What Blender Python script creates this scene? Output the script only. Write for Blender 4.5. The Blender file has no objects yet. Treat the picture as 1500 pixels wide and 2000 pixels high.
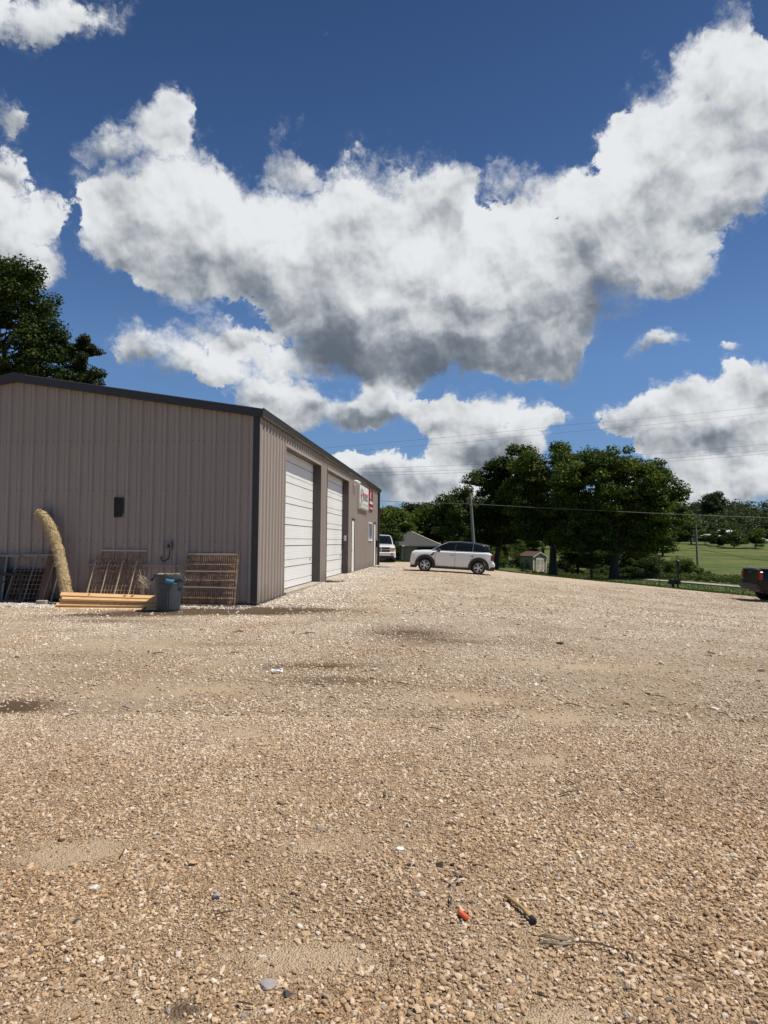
import bpy, bmesh, math, random
import numpy as np
from mathutils import Vector, Matrix, Euler
random.seed(7); rng = np.random.default_rng(7)
PI = math.pi
scn = bpy.context.scene
COL = scn.collection

# ------------------------------------------------------------------ camera
cam_data = bpy.data.cameras.new('camera')
cam = bpy.data.objects.new('camera', cam_data); COL.objects.link(cam)
cam_data.sensor_width = 36.0; cam_data.lens = 1387.0 / 2000 * 36
cam_data.clip_start = 0.05; cam_data.clip_end = 6000
cam.matrix_world = (Matrix.Translation((0, 0, 1.6)) @ Matrix.Rotation(math.radians(90 + 2.35), 4, 'X')
                    @ Matrix.Rotation(math.radians(0.57), 4, 'Z'))
scn.camera = cam
scn.view_settings.view_transform = 'Standard'; scn.view_settings.look = 'None'
scn.view_settings.exposure = 0.0; scn.view_settings.gamma = 1.0
scn.view_settings.use_curve_mapping = False
scn.cycles.max_bounces = 6; scn.cycles.diffuse_bounces = 2; scn.cycles.glossy_bounces = 3
scn.cycles.transmission_bounces = 4; scn.cycles.transparent_max_bounces = 6
scn.cycles.caustics_reflective = False; scn.cycles.caustics_refractive = False

# ------------------------------------------------------------------ sun
SUN_EL = math.radians(64); SUN_AZ = math.radians(-2.5)     # azimuth measured from +X towards +Y
sun_dir = Vector((math.cos(SUN_EL) * math.cos(SUN_AZ), math.cos(SUN_EL) * math.sin(SUN_AZ), math.sin(SUN_EL)))
sd = bpy.data.lights.new('sun', 'SUN'); sd.energy = 5.0; sd.angle = math.radians(0.53); sd.color = (1.0, 0.94, 0.83)
sun = bpy.data.objects.new('sun', sd); COL.objects.link(sun)
sun.rotation_euler = sun_dir.to_track_quat('Z', 'Y').to_euler(); sun.location = (30, 0, 60)

# ------------------------------------------------------------------ sky with cumulus clouds
# (azimuth from +Y towards +X, elevation, half width, half height, tilt), degrees
CLOUDS = [
(-18.2,24.4,5.2,5.6,0),(-17.6,29.6,1.8,2.1,0),(-21.0,22.7,2.4,3.0,0),(-13.4,23.3,5.6,4.5,0),(-15.8,20.2,4.0,2.4,0),
(-17.2,14.2,5.0,2.1,-14),(-12.6,15.9,4.3,1.7,-20),(-8.0,27.7,1.9,1.7,0,.55),(-4.8,21.3,6.6,5.8,0),(-0.2,25.0,5.7,5.3,0),
(4.8,26.1,2.3,2.6,0),(-1.4,18.4,7.9,4.8,0),(6.1,19.9,7.1,5.5,0),(9.4,21.3,3.5,3.5,0),(4.5,14.9,10.0,2.6,0),
(12.2,16.3,4.3,3.9,0),(13.8,13.9,2.0,1.8,0),(9.9,27.2,3.6,2.2,-10,.5),(14.6,24.1,3.3,3.3,0),(17.3,20.7,6.0,5.6,0),
(20.3,24.5,5.4,5.7,0),(22.8,20.1,2.9,2.2,0),(24.0,28.4,5.1,5.3,0),(-26.2,23.0,2.0,1.8,30,.45),(-8.3,30.5,1.6,1.6,0,.33),(13,9.8,1.8,1.0,0,.5),(-22,27.5,3,1.2,10,.3),(5,9.9,3,1.4,0,.5),(-29,28.5,1.6,2.4,0,.35),(24.5,32.0,2.0,1.6,0),(28.1,28.5,3.0,4.3,0),
(27.0,24.0,2.8,2.6,0,.55),(-9.2,12.5,5.2,2.4,0),(-7.9,10.4,3.6,2.4,0),(0.1,11.0,4.0,2.3,0),(-2.6,9.6,2.2,1.3,0),(-2.4,6.0,2.2,1.3,0),(-6.8,10.4,2.6,1.8,0),
(8.6,9.2,4.9,3.0,0),(6.2,7.3,2.5,1.6,0),(0.4,5.7,4.4,2.3,0),(4.5,4.9,5.2,1.7,0),(8,3.6,7,1.2,0),(20,3.6,8,1.2,0),(10.2,6.5,2.8,2.0,0),
(19.5,10.1,3.1,1.5,0),(23.1,8.8,4.2,2.8,0),(26.2,9.7,3.7,2.9,0),(27.9,11.4,1.8,1.8,0),
(25.9,11.9,1.1,1.1,0),(25.2,6.1,5.6,2.2,0),(26.5,4.2,4.8,1.3,0),(22.1,11.5,1.5,1.1,0),(24.1,4.6,1.9,1.9,0),
(-28.8,20.4,3.9,2.9,0),(-27.0,19.0,2.6,1.6,0),(-31.8,22.0,3.5,3.5,0),(-28.5,24.9,1.7,1.3,0),
(-28.8,33.5,4.2,2.4,10,.5),(-23.5,35.0,3.6,1.8,30,.42),(21.4,14.4,1.9,0.9,0,.5),(26.0,13.7,1.2,0.6,0,.4),(26.8,33.9,1.6,2.6,10,.42),
(36,22,5,4,0),(40,10,8,4,0),(52,16,7,4,0),(-40,12,7,4,0),(-50,24,7,5,0),(-38,30,4,3,0),(2,48,6,3,0),(30,50,5,3,0),
]
SHADES = [   # the thick undersides that get little light; last number = how much
(3.5,13.9,10,2.3,0,1.15),(-4,15.5,4,2.5,20,.7),(17,16.6,6.5,3.0,0,1.0),(-2.5,19.5,4.5,4.5,0,.55),(16.5,21.5,3.5,3.5,0,.6),(25,7.6,6,1.2,0,1),(1,5.0,5,1.2,0,1),(9,6.8,3,1.6,0,.9),
(-15,20.5,4,2.4,0,.38),(-8.5,10.5,4,1.2,0,.7),(-1.5,9.7,2.6,1,0,.8),(23,24,4,3,-30,.35),(-26.5,19.5,4,2,0,.3),(-17.5,13,4,1.2,-15,.4),
]
world = bpy.data.worlds.new('World'); scn.world = world; world.use_nodes = True
def build_world():
    nt = world.node_tree; N = nt.nodes; L = nt.links; N.clear()
    def inp(n, i, v):
        if v is None: return
        if hasattr(v, 'is_output'): L.new(v, n.inputs[i])
        else: n.inputs[i].default_value = v
    def M(op, a=None, b=None, c=None, clamp=False):
        n = N.new('ShaderNodeMath'); n.operation = op; n.use_clamp = clamp
        inp(n, 0, a); inp(n, 1, b); inp(n, 2, c); return n.outputs[0]
    def VM(op, a=None, b=None, c=None):
        n = N.new('ShaderNodeVectorMath'); n.operation = op
        inp(n, 0, a); inp(n, 1, b)
        if c is not None: inp(n, 2, c)
        return n.outputs['Value'] if op in ('DOT_PRODUCT', 'LENGTH') else n.outputs[0]
    def noise(v, scale, detail, rough=.55, col=False, dist=0.0):
        n = N.new('ShaderNodeTexNoise'); inp(n, 'Vector', v); n.inputs['Scale'].default_value = scale
        n.inputs['Detail'].default_value = detail; n.inputs['Roughness'].default_value = rough
        n.inputs['Distortion'].default_value = dist
        return n.outputs['Color'] if col else n.outputs['Fac']
    def smooth(x, a, b, lo=0., hi=1.):
        n = N.new('ShaderNodeMapRange'); n.interpolation_type = 'SMOOTHSTEP'; inp(n, 0, x)
        n.inputs[1].default_value = a; n.inputs[2].default_value = b
        n.inputs[3].default_value = lo; n.inputs[4].default_value = hi; return n.outputs[0]
    def mixc(f, a, b):
        n = N.new('ShaderNodeMix'); n.data_type = 'RGBA'; inp(n, 0, f); inp(n, 6, a); inp(n, 7, b); return n.outputs[2]
    tc = N.new('ShaderNodeTexCoord'); d0 = VM('NORMALIZE', tc.outputs['Generated'])
    w1 = VM('SUBTRACT', noise(d0, 9, 3, .5, True), (.5, .5, .5))
    w2 = VM('SUBTRACT', noise(d0, 34, 4, .6, True), (.5, .5, .5))
    w3 = VM('SUBTRACT', noise(d0, 100, 3, .6, True), (.5, .5, .5))
    def scaled(v, k):
        o = VM('SCALE', v, None); o.node.inputs['Scale'].default_value = k; return o
    d = VM('ADD', VM('ADD', VM('ADD', d0, scaled(w1, .06)), scaled(w2, .036)), scaled(w3, .006))
    ds = VM('ADD', VM('ADD', d0, scaled(w1, .06)), scaled(w2, .016))
    def field(tab, shade=False):
        F = None; S = None; T = None
        for row in tab:
            az, el, a, b, t = row[:5]; st = row[5] if len(row) > 5 else 1.0
            az, el, a, b, t = map(math.radians, (az, el, a, b, t))
            f = Vector((math.sin(az) * math.cos(el), math.cos(az) * math.cos(el), math.sin(el)))
            r = Vector((math.cos(az), -math.sin(az), 0)); u = r.cross(f)
            r2 = r * math.cos(t) + u * math.sin(t); u2 = -r * math.sin(t) + u * math.cos(t)
            U = VM('DOT_PRODUCT', d, tuple(r2 / math.tan(a * .95))); V = VM('DOT_PRODUCT', d, tuple(u2 / math.tan(b * .95)))
            k = M('MULTIPLY_ADD', M('MULTIPLY_ADD', U, U, M('MULTIPLY', V, V)), -.62, 1.0, clamp=True)
            if shade and st < 1: st = min(1., st * 1.75)
            if st != 1.0: k = M('MULTIPLY', k, st)
            if F is None: F = k; S = M('MULTIPLY', k, V) if shade else None
            else:
                if shade: S = M('MULTIPLY_ADD', k, V, S)
                F = M('ADD', F, k)
        return F, S
    F, S = field(CLOUDS, True)
    D, _ = field(SHADES)
    Fc = M('MINIMUM', F, 1.5)
    # light direction offset for relief
    bil = noise(d0, 20, 11, .60)
    soft = noise(ds, 17, 3, .5); soft2 = noise(VM('ADD', ds, tuple(sun_dir * .018)), 17, 3, .5)
    big = noise(ds, 8, 2, .5); big2 = noise(VM('ADD', ds, tuple(sun_dir * .04)), 8, 2, .5)
    med = noise(d0, 55, 4, .55); med2 = noise(VM('ADD', d0, tuple(sun_dir * .006)), 55, 4, .55)
    fine = noise(d0, 110, 6, .65, dist=.8)
    low = noise(d0, 6, 2, .5)
    e = M('MULTIPLY_ADD', M('SUBTRACT', bil, .5), 1.5, M('MULTIPLY', Fc, 1.35))
    e = M('MULTIPLY_ADD', M('SUBTRACT', fine, .5), .75, e)
    # the cloud edge is crisp where it bulges and frays where it thins
    ramp = N.new('ShaderNodeMapRange'); ramp.interpolation_type = 'SMOOTHSTEP'; inp(ramp, 0, e); ramp.inputs[1].default_value = .66
    inp(ramp, 2, smooth(noise(d0, 12, 3, .5), .36, .66, .86, 1.75)); alpha = ramp.outputs[0]
    veil = M('MULTIPLY', smooth(e, .30, 1.0), smooth(noise(d, 40, 5, .6), .45, .75, .0, .55)); alpha = M('MAXIMUM', alpha, veil)
    vrat = M('DIVIDE', S, M('MAXIMUM', F, .25))
    relief = M('MULTIPLY_ADD', M('SUBTRACT', soft, soft2), 1.1, M('MULTIPLY', M('SUBTRACT', big, big2), 1.3))
    relief = M('MULTIPLY_ADD', M('SUBTRACT', med, med2), .38, relief)
    br = M('MULTIPLY_ADD', vrat, .42, .76)
    br = M('MULTIPLY_ADD', M('MINIMUM', D, 1.4), -.36, br)
    br = M('ADD', br, relief)
    br = M('MULTIPLY_ADD', M('SUBTRACT', big, .5), .3, br)
    thin = smooth(e, .6, 1.3, .16, 0.)
    br = M('ADD', br, thin)
    br = smooth(br, -.15, 1.12)
    n = N.new('ShaderNodeValToRGB'); inp(n, 0, br); cr = n.color_ramp
    cr.elements[0].position = 0; cr.elements[0].color = (.12, .145, .185, 1)
    cr.elements[1].position = 1; cr.elements[1].color = (.80, .82, .84, 1)
    for p, c in ((.3, (.25, .28, .32, 1)), (.6, (.47, .50, .535, 1)), (.82, (.66, .68, .70, 1))):
        q = cr.elements.new(p); q.color = c
    cloud = n.outputs[0]
    sky = N.new('ShaderNodeTexSky'); sky.sky_type = 'NISHITA'; sky.sun_disc = False
    sky.sun_elevation = SUN_EL; sky.sun_rotation = math.radians(90) - SUN_AZ
    sky.altitude = 200; sky.air_density = 1.0; sky.dust_density = .4; sky.ozone_density = 3.0
    STR = .10
    sep = N.new('ShaderNodeSeparateXYZ'); L.new(d0, sep.inputs[0])
    tr = N.new('ShaderNodeValToRGB'); L.new(sep.outputs[2], tr.inputs[0]); q = tr.color_ramp
    q.elements[0].position = .0; q.elements[0].color = (.46, .60, .86, 1)
    q.elements[1].position = .62; q.elements[1].color = (.32, .44, .60, 1)
    for p_, c_ in ((.08, (.48, .62, .86, 1)), (.24, (.62, .77, .96, 1)), (.42, (.45, .60, .79, 1))):
        w_ = q.elements.new(p_); w_.color = c_
    hs = N.new('ShaderNodeMix'); hs.data_type = 'RGBA'; hs.blend_type = 'MULTIPLY'; hs.inputs[0].default_value = 1
    L.new(sky.outputs[0], hs.inputs[6]); L.new(tr.outputs[0], hs.inputs[7])
    cl = VM('SCALE', cloud, None); cl.node.inputs['Scale'].default_value = 1 / STR
    # scattered cloud outside the part seen here, faded in towards the rest of the dome
    out = mixc(alpha, hs.outputs[2], cl)
    bg = N.new('ShaderNodeBackground'); L.new(out, bg.inputs[0]); bg.inputs[1].default_value = STR
    o = N.new('ShaderNodeOutputWorld'); L.new(bg.outputs[0], o.inputs[0])
SAT = 1.15; VAL = 1.0
build_world()
world.cycles.sampling_method = 'MANUAL'; world.cycles.sample_map_resolution = 512

# ================================================================== helpers
def mat(name, col=(.5, .5, .5), rough=.6, metal=0., **k):
    m = bpy.data.materials.new(name); m.use_nodes = True
    b = m.node_tree.nodes['Principled BSDF']
    b.inputs['Base Color'].default_value = (*col, 1); b.inputs['Roughness'].default_value = rough
    b.inputs['Metallic'].default_value = metal
    for kk, v in k.items(): b.inputs[kk.replace('_', ' ')].default_value = v
    return m
class NB:
    """small node builder on a material"""
    def __init__(s, m): s.m = m; s.N = m.node_tree.nodes; s.L = m.node_tree.links; s.b = s.N['Principled BSDF']
    def put(s, sock, v):
        if v is None: return
        if hasattr(v, 'is_output'): s.L.new(v, sock)
        else: sock.default_value = v
    def pos(s, kind='Object'): return s.N.new('ShaderNodeTexCoord').outputs[kind]
    def mapping(s, v, sc):
        n = s.N.new('ShaderNodeMapping'); s.L.new(v, n.inputs[0]); n.inputs['Scale'].default_value = sc; return n.outputs[0]
    def noise(s, v, scale, detail=4, rough=.55, dist=0., col=False):
        n = s.N.new('ShaderNodeTexNoise'); s.L.new(v, n.inputs['Vector']); n.inputs['Scale'].default_value = scale
        n.inputs['Detail'].default_value = detail; n.inputs['Roughness'].default_value = rough; n.inputs['Distortion'].default_value = dist
        return n.outputs['Color' if col else 'Fac']
    def vor(s, v, scale, out='Color', feat='F1', rnd=1.):
        n = s.N.new('ShaderNodeTexVoronoi'); s.L.new(v, n.inputs['Vector']); n.inputs['Scale'].default_value = scale
        n.feature = feat; n.inputs['Randomness'].default_value = rnd
        return n.outputs[out]
    def ramp(s, f, stops):
        n = s.N.new('ShaderNodeValToRGB'); s.put(n.inputs[0], f); e = n.color_ramp.elements
        while len(e) < len(stops): e.new(.5)
        for q, (p, c) in zip(e, stops): q.position = p; q.color = (*c, 1) if len(c) == 3 else c
        return n.outputs[0]
    def rng(s, f, a, b, c=0., d=1.):
        n = s.N.new('ShaderNodeMapRange'); s.put(n.inputs[0], f)
        for i, v in enumerate((a, b, c, d)): n.inputs[i + 1].default_value = v
        return n.outputs[0]
    def math(s, op, a, b=None, clamp=False):
        n = s.N.new('ShaderNodeMath'); n.operation = op; s.put(n.inputs[0], a); s.put(n.inputs[1], b); n.use_clamp = clamp; return n.outputs[0]
    def mix(s, f, a, b, mode='MIX'):
        n = s.N.new('ShaderNodeMix'); n.data_type = 'RGBA'; n.blend_type = mode
        s.put(n.inputs[0], f); s.put(n.inputs[6], a if hasattr(a, 'is_output') else (*a, 1)); s.put(n.inputs[7], b if hasattr(b, 'is_output') else (*b, 1))
        return n.outputs[2]
    def bump(s, h, strength=.5, dist=.02, normal=None):
        n = s.N.new('ShaderNodeBump'); s.L.new(h, n.inputs['Height']); n.inputs['Strength'].default_value = strength
        n.inputs['Distance'].default_value = dist
        if normal is not None: s.L.new(normal, n.inputs['Normal'])
        s.L.new(n.outputs[0], s.b.inputs['Normal']); return n.outputs[0]
    def color(s, c): s.L.new(c, s.b.inputs['Base Color'])
    def attr(s, name, out='Fac'):
        n = s.N.new('ShaderNodeAttribute'); n.attribute_name = name; return n.outputs[out]

class MB:
    """collects simple solids; build() links them as one mesh object"""
    def __init__(s): s.v = []; s.f = []; s.sm = []
    def add(s, vs, fs, smooth=False):
        o = len(s.v); s.v += [tuple(v) for v in vs]; s.f += [tuple(i + o for i in f) for f in fs]; s.sm += [smooth] * len(fs)
        return s
    def box(s, x0, x1, y0, y1, z0, z1, mtx=None, bev=0.):
        if bev <= 0:
            vs = [(x, y, z) for z in (z0, z1) for y in (y0, y1) for x in (x0, x1)]
            fs = [(0, 2, 3, 1), (4, 5, 7, 6), (0, 1, 5, 4), (2, 6, 7, 3), (0, 4, 6, 2), (1, 3, 7, 5)]
        else:
            bm = bmesh.new(); bmesh.ops.create_cube(bm, size=1)
            for v in bm.verts: v.co = Vector(((x0 + x1) / 2 + v.co.x * (x1 - x0), (y0 + y1) / 2 + v.co.y * (y1 - y0), (z0 + z1) / 2 + v.co.z * (z1 - z0)))
            bmesh.ops.bevel(bm, geom=bm.edges[:], offset=bev, segments=1, affect='EDGES')
            vs = [v.co.copy() for v in bm.verts]; fs = [[v.index for v in f.verts] for f in bm.faces]; bm.free()
        if mtx is not None: vs = [mtx @ Vector(v) for v in vs]
        return s.add(vs, fs)
    def tube(s, pts, r, n=6, cap=True, closed=False):
        pts = [Vector(p) for p in pts]; rs = r if isinstance(r, (list, tuple)) else [r] * len(pts)
        vs = []; ref = None
        for i, p in enumerate(pts):
            a = pts[max(i - 1, 0)] if not closed else pts[i - 1]; b = pts[min(i + 1, len(pts) - 1)] if not closed else pts[(i + 1) % len(pts)]
            t = (b - a).normalized()
            if ref is None: ref = Vector((0, 0, 1)) if abs(t.z) < .9 else Vector((1, 0, 0))
            u = t.cross(ref).normalized(); w = u.cross(t).normalized(); ref = w
            for k in range(n):
                q = 2 * PI * k / n; vs.append(p + (u * math.cos(q) + w * math.sin(q)) * rs[i])
        fs = []
        m = len(pts)
        for i in range(m if closed else m - 1):
            j = (i + 1) % m
            for k in range(n): fs.append((i * n + k, i * n + (k + 1) % n, j * n + (k + 1) % n, j * n + k))
        if cap and not closed: fs += [tuple(range(n - 1, -1, -1)), tuple(range((m - 1) * n, m * n))]
        return s.add(vs, fs, n > 5)
    def lathe(s, prof, n=24, c=(0, 0, 0), axis='z', caps=True):
        vs = []
        for (r, z) in prof:
            for k in range(n):
                q = 2 * PI * k / n; a, b = r * math.cos(q), r * math.sin(q)
                vs.append((c[0] + a, c[1] + b, c[2] + z) if axis == 'z' else (c[0] + a, c[1] + z, c[2] + b))
        fs = [(i * n + k, i * n + (k + 1) % n, (i + 1) * n + (k + 1) % n, (i + 1) * n + k) for i in range(len(prof) - 1) for k in range(n)]
        if caps: fs += [tuple(range(n - 1, -1, -1)), tuple(range((len(prof) - 1) * n, len(prof) * n))]
        return s.add(vs, fs, True)
    def prism(s, poly, a0, a1, plane='xz', mtx=None):
        n = len(poly)
        def P(u, w, t): return {'xz': (u, t, w), 'xy': (u, w, t), 'yz': (t, u, w)}[plane]
        vs = [P(u, w, a0) for u, w in poly] + [P(u, w, a1) for u, w in poly]
        if mtx is not None: vs = [mtx @ Vector(v) for v in vs]
        fs = [tuple(range(n - 1, -1, -1)), tuple(range(n, 2 * n))] + [(i, (i + 1) % n, n + (i + 1) % n, n + i) for i in range(n)]
        return s.add(vs, fs)
    def loft(s, rings, cap=True, smooth=True):
        n = len(rings[0]); vs = [p for r in rings for p in r]
        fs = [(i * n + k, i * n + (k + 1) % n, (i + 1) * n + (k + 1) % n, (i + 1) * n + k) for i in range(len(rings) - 1) for k in range(n)]
        s.add(vs, fs, smooth)
        if cap: s.add(rings[0], [tuple(range(n - 1, -1, -1))]); s.add(rings[-1], [tuple(range(n))])
        return s
    def build(s, name, m, parent=None, bevel=0.):
        me = bpy.data.meshes.new(name); me.from_pydata([tuple(v) for v in s.v], [], s.f); me.update()
        bm = bmesh.new(); bm.from_mesh(me); bmesh.ops.recalc_face_normals(bm, faces=bm.faces[:]); bm.to_mesh(me); bm.free()
        me.polygons.foreach_set('use_smooth', s.sm)
        me.materials.append(m)
        o = bpy.data.objects.new(name, me); COL.objects.link(o)
        if any(s.sm):
            try: me.set_sharp_from_angle(angle=math.radians(38))
            except Exception: pass
        if parent is not None: o.parent = parent
        if bevel:
            md = o.modifiers.new('b', 'BEVEL'); md.width = bevel; md.segments = 2; md.limit_method = 'ANGLE'
        return o
def empty(name, loc=(0, 0, 0), rz=0.):
    o = bpy.data.objects.new(name, None); o.empty_display_size = .2; COL.objects.link(o); o.location = loc; o.rotation_euler = (0, 0, rz); return o
def tag(o, label=None, cat=None, group=None, kind=None):
    if label: o['label'] = label
    if cat: o['category'] = cat
    if group: o['group'] = group
    if kind: o['kind'] = kind
    return o
def copy_tree(o, parent=None):
    c = o.copy(); COL.objects.link(c)
    if parent is not None: c.parent = parent
    for ch in list(o.children): copy_tree(ch, c)
    return c
def array_mesh(name, V, Q, m, attrs=None, tri=False):
    me = bpy.data.meshes.new(name); k = 3 if tri else 4
    V = np.asarray(V, np.float32); Q = np.asarray(Q, np.int32)
    me.vertices.add(len(V)); me.vertices.foreach_set('co', V.ravel())
    me.loops.add(Q.size); me.loops.foreach_set('vertex_index', Q.ravel())
    me.polygons.add(len(Q)); me.polygons.foreach_set('loop_start', np.arange(0, Q.size, k, dtype=np.int32))
    try: me.polygons.foreach_set('loop_total', np.full(len(Q), k, np.int32))
    except Exception: pass
    if attrs:
        for n, (dom, val) in attrs.items():
            a = me.attributes.new(n, 'FLOAT', dom); a.data.foreach_set('value', np.asarray(val, np.float32))
    me.materials.append(m); me.update(calc_edges=True); me.validate()
    return me
def vnoise(x, y, seed=0):
    """smooth value noise, numpy"""
    def h(i, j):
        n = (i * 374761393 + j * 668265263 + seed * 1442695041) & 0xffffffff
        n = ((n ^ (n >> 13)) * 1274126177) & 0xffffffff
        return ((n ^ (n >> 16)) & 0xffff) / 65535.
    xi = np.floor(x).astype(np.int64); yi = np.floor(y).astype(np.int64); fx = x - xi; fy = y - yi
    fx = fx * fx * (3 - 2 * fx); fy = fy * fy * (3 - 2 * fy)
    return (h(xi, yi) * (1 - fx) + h(xi + 1, yi) * fx) * (1 - fy) + (h(xi, yi + 1) * (1 - fx) + h(xi + 1, yi + 1) * fx) * fy
def fbm(x, y, o=4, seed=0):
    s = 0.; a = .5; t = 0.
    for i in range(o): s = s + a * vnoise(x * 2 ** i + 17 * i, y * 2 ** i - 9 * i, seed + i); t += a; a *= .5
    return s / t
def sstep(a, b, x): t = np.clip((x - a) / (b - a), 0, 1); return t * t * (3 - 2 * t)

# ================================================================== terrain
EX = np.array([-60, -20, -5, 2, 6.6, 10.6, 13, 14.7, 16.4, 18.5, 24, 34, 60.])
EY = np.array([54, 53, 51.5, 50, 45, 42, 40, 37.2, 33.5, 30, 22, 14, 4.])
def edge_y(x): return np.interp(x, EX, EY)
def z_gravel(x, y):
    x = np.asarray(x, float); y = np.asarray(y, float)
    z = .19 * sstep(8, 32, y) - 1.15 * np.tanh(.1 * 1.5 / 1.15 * np.log1p(np.exp(np.clip((x - 3.5) / 1.5, -30, 20)))) * sstep(2, 22, y)
    return np.maximum(z, -1.6) + .035 * (fbm(x * .35, y * .35, 3, 5) - .5) * sstep(1, 4, y)
def z_land(x, y):
    x = np.asarray(x, float); y = np.asarray(y, float)
    lawn = -1.05 - .45 * sstep(60, 95, y)
    field = np.interp(y, [40, 55, 75, 95, 115, 140, 165, 200, 260, 400, 900], [-1.05, -1.25, -2.4, -2.85, -1.9, .2, 1.7, 2.3, 4, 12, 30])
    w = sstep(.16, .30, x / np.maximum(y, 20.)) * sstep(50, 60, y)
    z = lawn * (1 - w) + field * w
    hill = np.interp(y, [110, 170, 260, 420, 900], [0, 2.0, 7, 16, 30]) * (1 - w)
    return z + hill + .35 * (fbm(x * .04, y * .04, 3, 9) - .5) * sstep(50, 90, y)
def z_ground(x, y):
    s = np.asarray(y, float) - edge_y(x)
    return np.where(s <= 0, z_gravel(x, y), z_gravel(x, np.minimum(y, edge_y(x))) * (1 - sstep(0, 9, s)) + z_land(x, y) * sstep(0, 9, s))
def zg(x, y): return float(z_ground(np.array([float(x)]), np.array([float(y)]))[0])

def grid_mesh(name, X, Y, Z, m, attrs=None):
    r, c = X.shape; V = np.stack([X.ravel(), Y.ravel(), Z.ravel()], 1)
    i = (np.arange(r - 1)[:, None] * c + np.arange(c - 1)[None]).ravel()
    Q = np.stack([i, i + 1, i + c + 1, i + c], 1)
    me = array_mesh(name, V, Q, m, attrs); me.polygons.foreach_set('use_smooth', [True] * len(me.polygons))
    o = bpy.data.objects.new(name, me); COL.objects.link(o); return o

# patches of fine sand between the stones, and damp or dirty spots: (x, y, rx, ry, angle)
def ell(x, y, cx, cy, rx, ry, a=0.):
    c, s = math.cos(a), math.sin(a); u = ((x - cx) * c + (y - cy) * s) / rx; v = (-(x - cx) * s + (y - cy) * c) / ry
    return np.exp(-(u * u + v * v))
A_B = math.radians(5.85)
def sand_mask(x, y):
    n = fbm(x * .9 + 3, y * .55, 4, 21); t = sstep(.60, .78, n) * .5
    wx = x + .30 * (fbm(x * 2.6, y * 2.6, 4, 61) - .5) * (.5 + y * .15); wy = y + .30 * (fbm(x * 2.6, y * 2.6, 4, 67) - .5) * (.5 + y * .15)
    for e in SAND: t = np.maximum(t, ell(wx, wy, *e) * 1.3)
    t = t * (.5 + .5 * sstep(.35, .6, fbm(x * 3, y * 3, 2, 33)))
    return np.clip(t * (1 - .8 * sstep(0, 1.5, x - .15 * y) * (y < 5)), 0, 1)
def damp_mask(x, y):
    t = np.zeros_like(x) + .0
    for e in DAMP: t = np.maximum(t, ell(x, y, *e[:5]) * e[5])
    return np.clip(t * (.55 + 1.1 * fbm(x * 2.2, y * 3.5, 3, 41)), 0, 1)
SAND = [(1.66, 6.57, .42, .38, 0), (1.16, 5.4, .38, .24, 0), (-.46, 4.6, .28, .26, 0), (-.25, 3.8, .50, .14, 0), (-.30, 2.82, .34, .14, 0), (-1.29, 5.95, .55, .22, 0), (1.8, 4.7, .5, .16, 0), (-1.46, 3.68, .45, .12, 0), (.8, 7.3, .8, .35, 0),
        (-2.2, 7.6, 1.2, .35, .1), (.25, 3.9, .30, .14, 0), (2.4, 9.4, 1.4, .4, 0), (-3.4, 10.8, 1.6, .5, 0), (.62, 2.5, .2, .08, 0), (-.9, 2.45, .3, .1, 0)]
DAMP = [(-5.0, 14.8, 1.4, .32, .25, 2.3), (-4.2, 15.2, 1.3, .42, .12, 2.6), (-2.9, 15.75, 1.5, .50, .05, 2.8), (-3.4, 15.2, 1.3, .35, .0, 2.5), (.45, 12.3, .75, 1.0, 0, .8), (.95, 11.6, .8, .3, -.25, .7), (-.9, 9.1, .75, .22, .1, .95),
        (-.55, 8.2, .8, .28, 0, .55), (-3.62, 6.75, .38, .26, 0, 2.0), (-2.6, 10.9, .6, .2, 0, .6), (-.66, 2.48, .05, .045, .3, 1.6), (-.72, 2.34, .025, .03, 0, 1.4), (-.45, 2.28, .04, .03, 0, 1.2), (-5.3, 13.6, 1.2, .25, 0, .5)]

m_gravel = mat('gravel_ground', rough=.95); nb = NB(m_gravel)
P = nb.pos(); n1 = nb.noise(P, .35, 3); n2 = nb.noise(P, 3.0, 4); warp = nb.noise(P, 9, 3, col=True)
v1 = nb.vor(P, 110); v1d = nb.vor(P, 110, 'Distance'); v2 = nb.vor(P, 34); v2d = nb.vor(P, 34, 'Distance'); g1 = nb.noise(P, 240, 3, .7)
stone = nb.ramp(nb.math('ADD', nb.math('MULTIPLY', v1, .72), nb.math('MULTIPLY', v2, .28)), [(0., (.13, .085, .05)), (.25, (.30, .205, .125)), (.5, (.45, .325, .205)), (.75, (.57, .455, .325)), (1., (.70, .64, .56))])
stone = nb.mix(nb.rng(v2, .86, .93), stone, (.62, .56, .48))
sandc = nb.ramp(g1, [(.25, (.42, .31, .195)), (.55, (.63, .485, .325)), (.8, (.76, .61, .44))])
c = stone
sp_ = nb.N.new('ShaderNodeSeparateXYZ'); nb.L.new(P, sp_.inputs[0])
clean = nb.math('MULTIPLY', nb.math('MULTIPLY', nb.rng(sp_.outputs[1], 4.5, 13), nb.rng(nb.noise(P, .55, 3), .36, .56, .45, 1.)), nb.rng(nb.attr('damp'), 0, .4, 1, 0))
c = nb.mix(nb.rng(n1, .35, .7, 0, .25), c, (.38, .29, .215))
c = nb.mix(nb.math('MULTIPLY', clean, .8), c, nb.mix(nb.rng(v2, .3, .9), (.50, .40, .30), (.86, .75, .61)))
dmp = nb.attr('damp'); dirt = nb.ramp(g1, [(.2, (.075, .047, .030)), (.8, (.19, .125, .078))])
brown = nb.math('MULTIPLY', nb.rng(nb.noise(P, .75, 5, .62), .46, .66), nb.rng(sp_.outputs[1], 9, 16, .75, .35))
c = nb.mix(brown, c, nb.mix(.75, c, (.80, .68, .56), 'MULTIPLY'))
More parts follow.
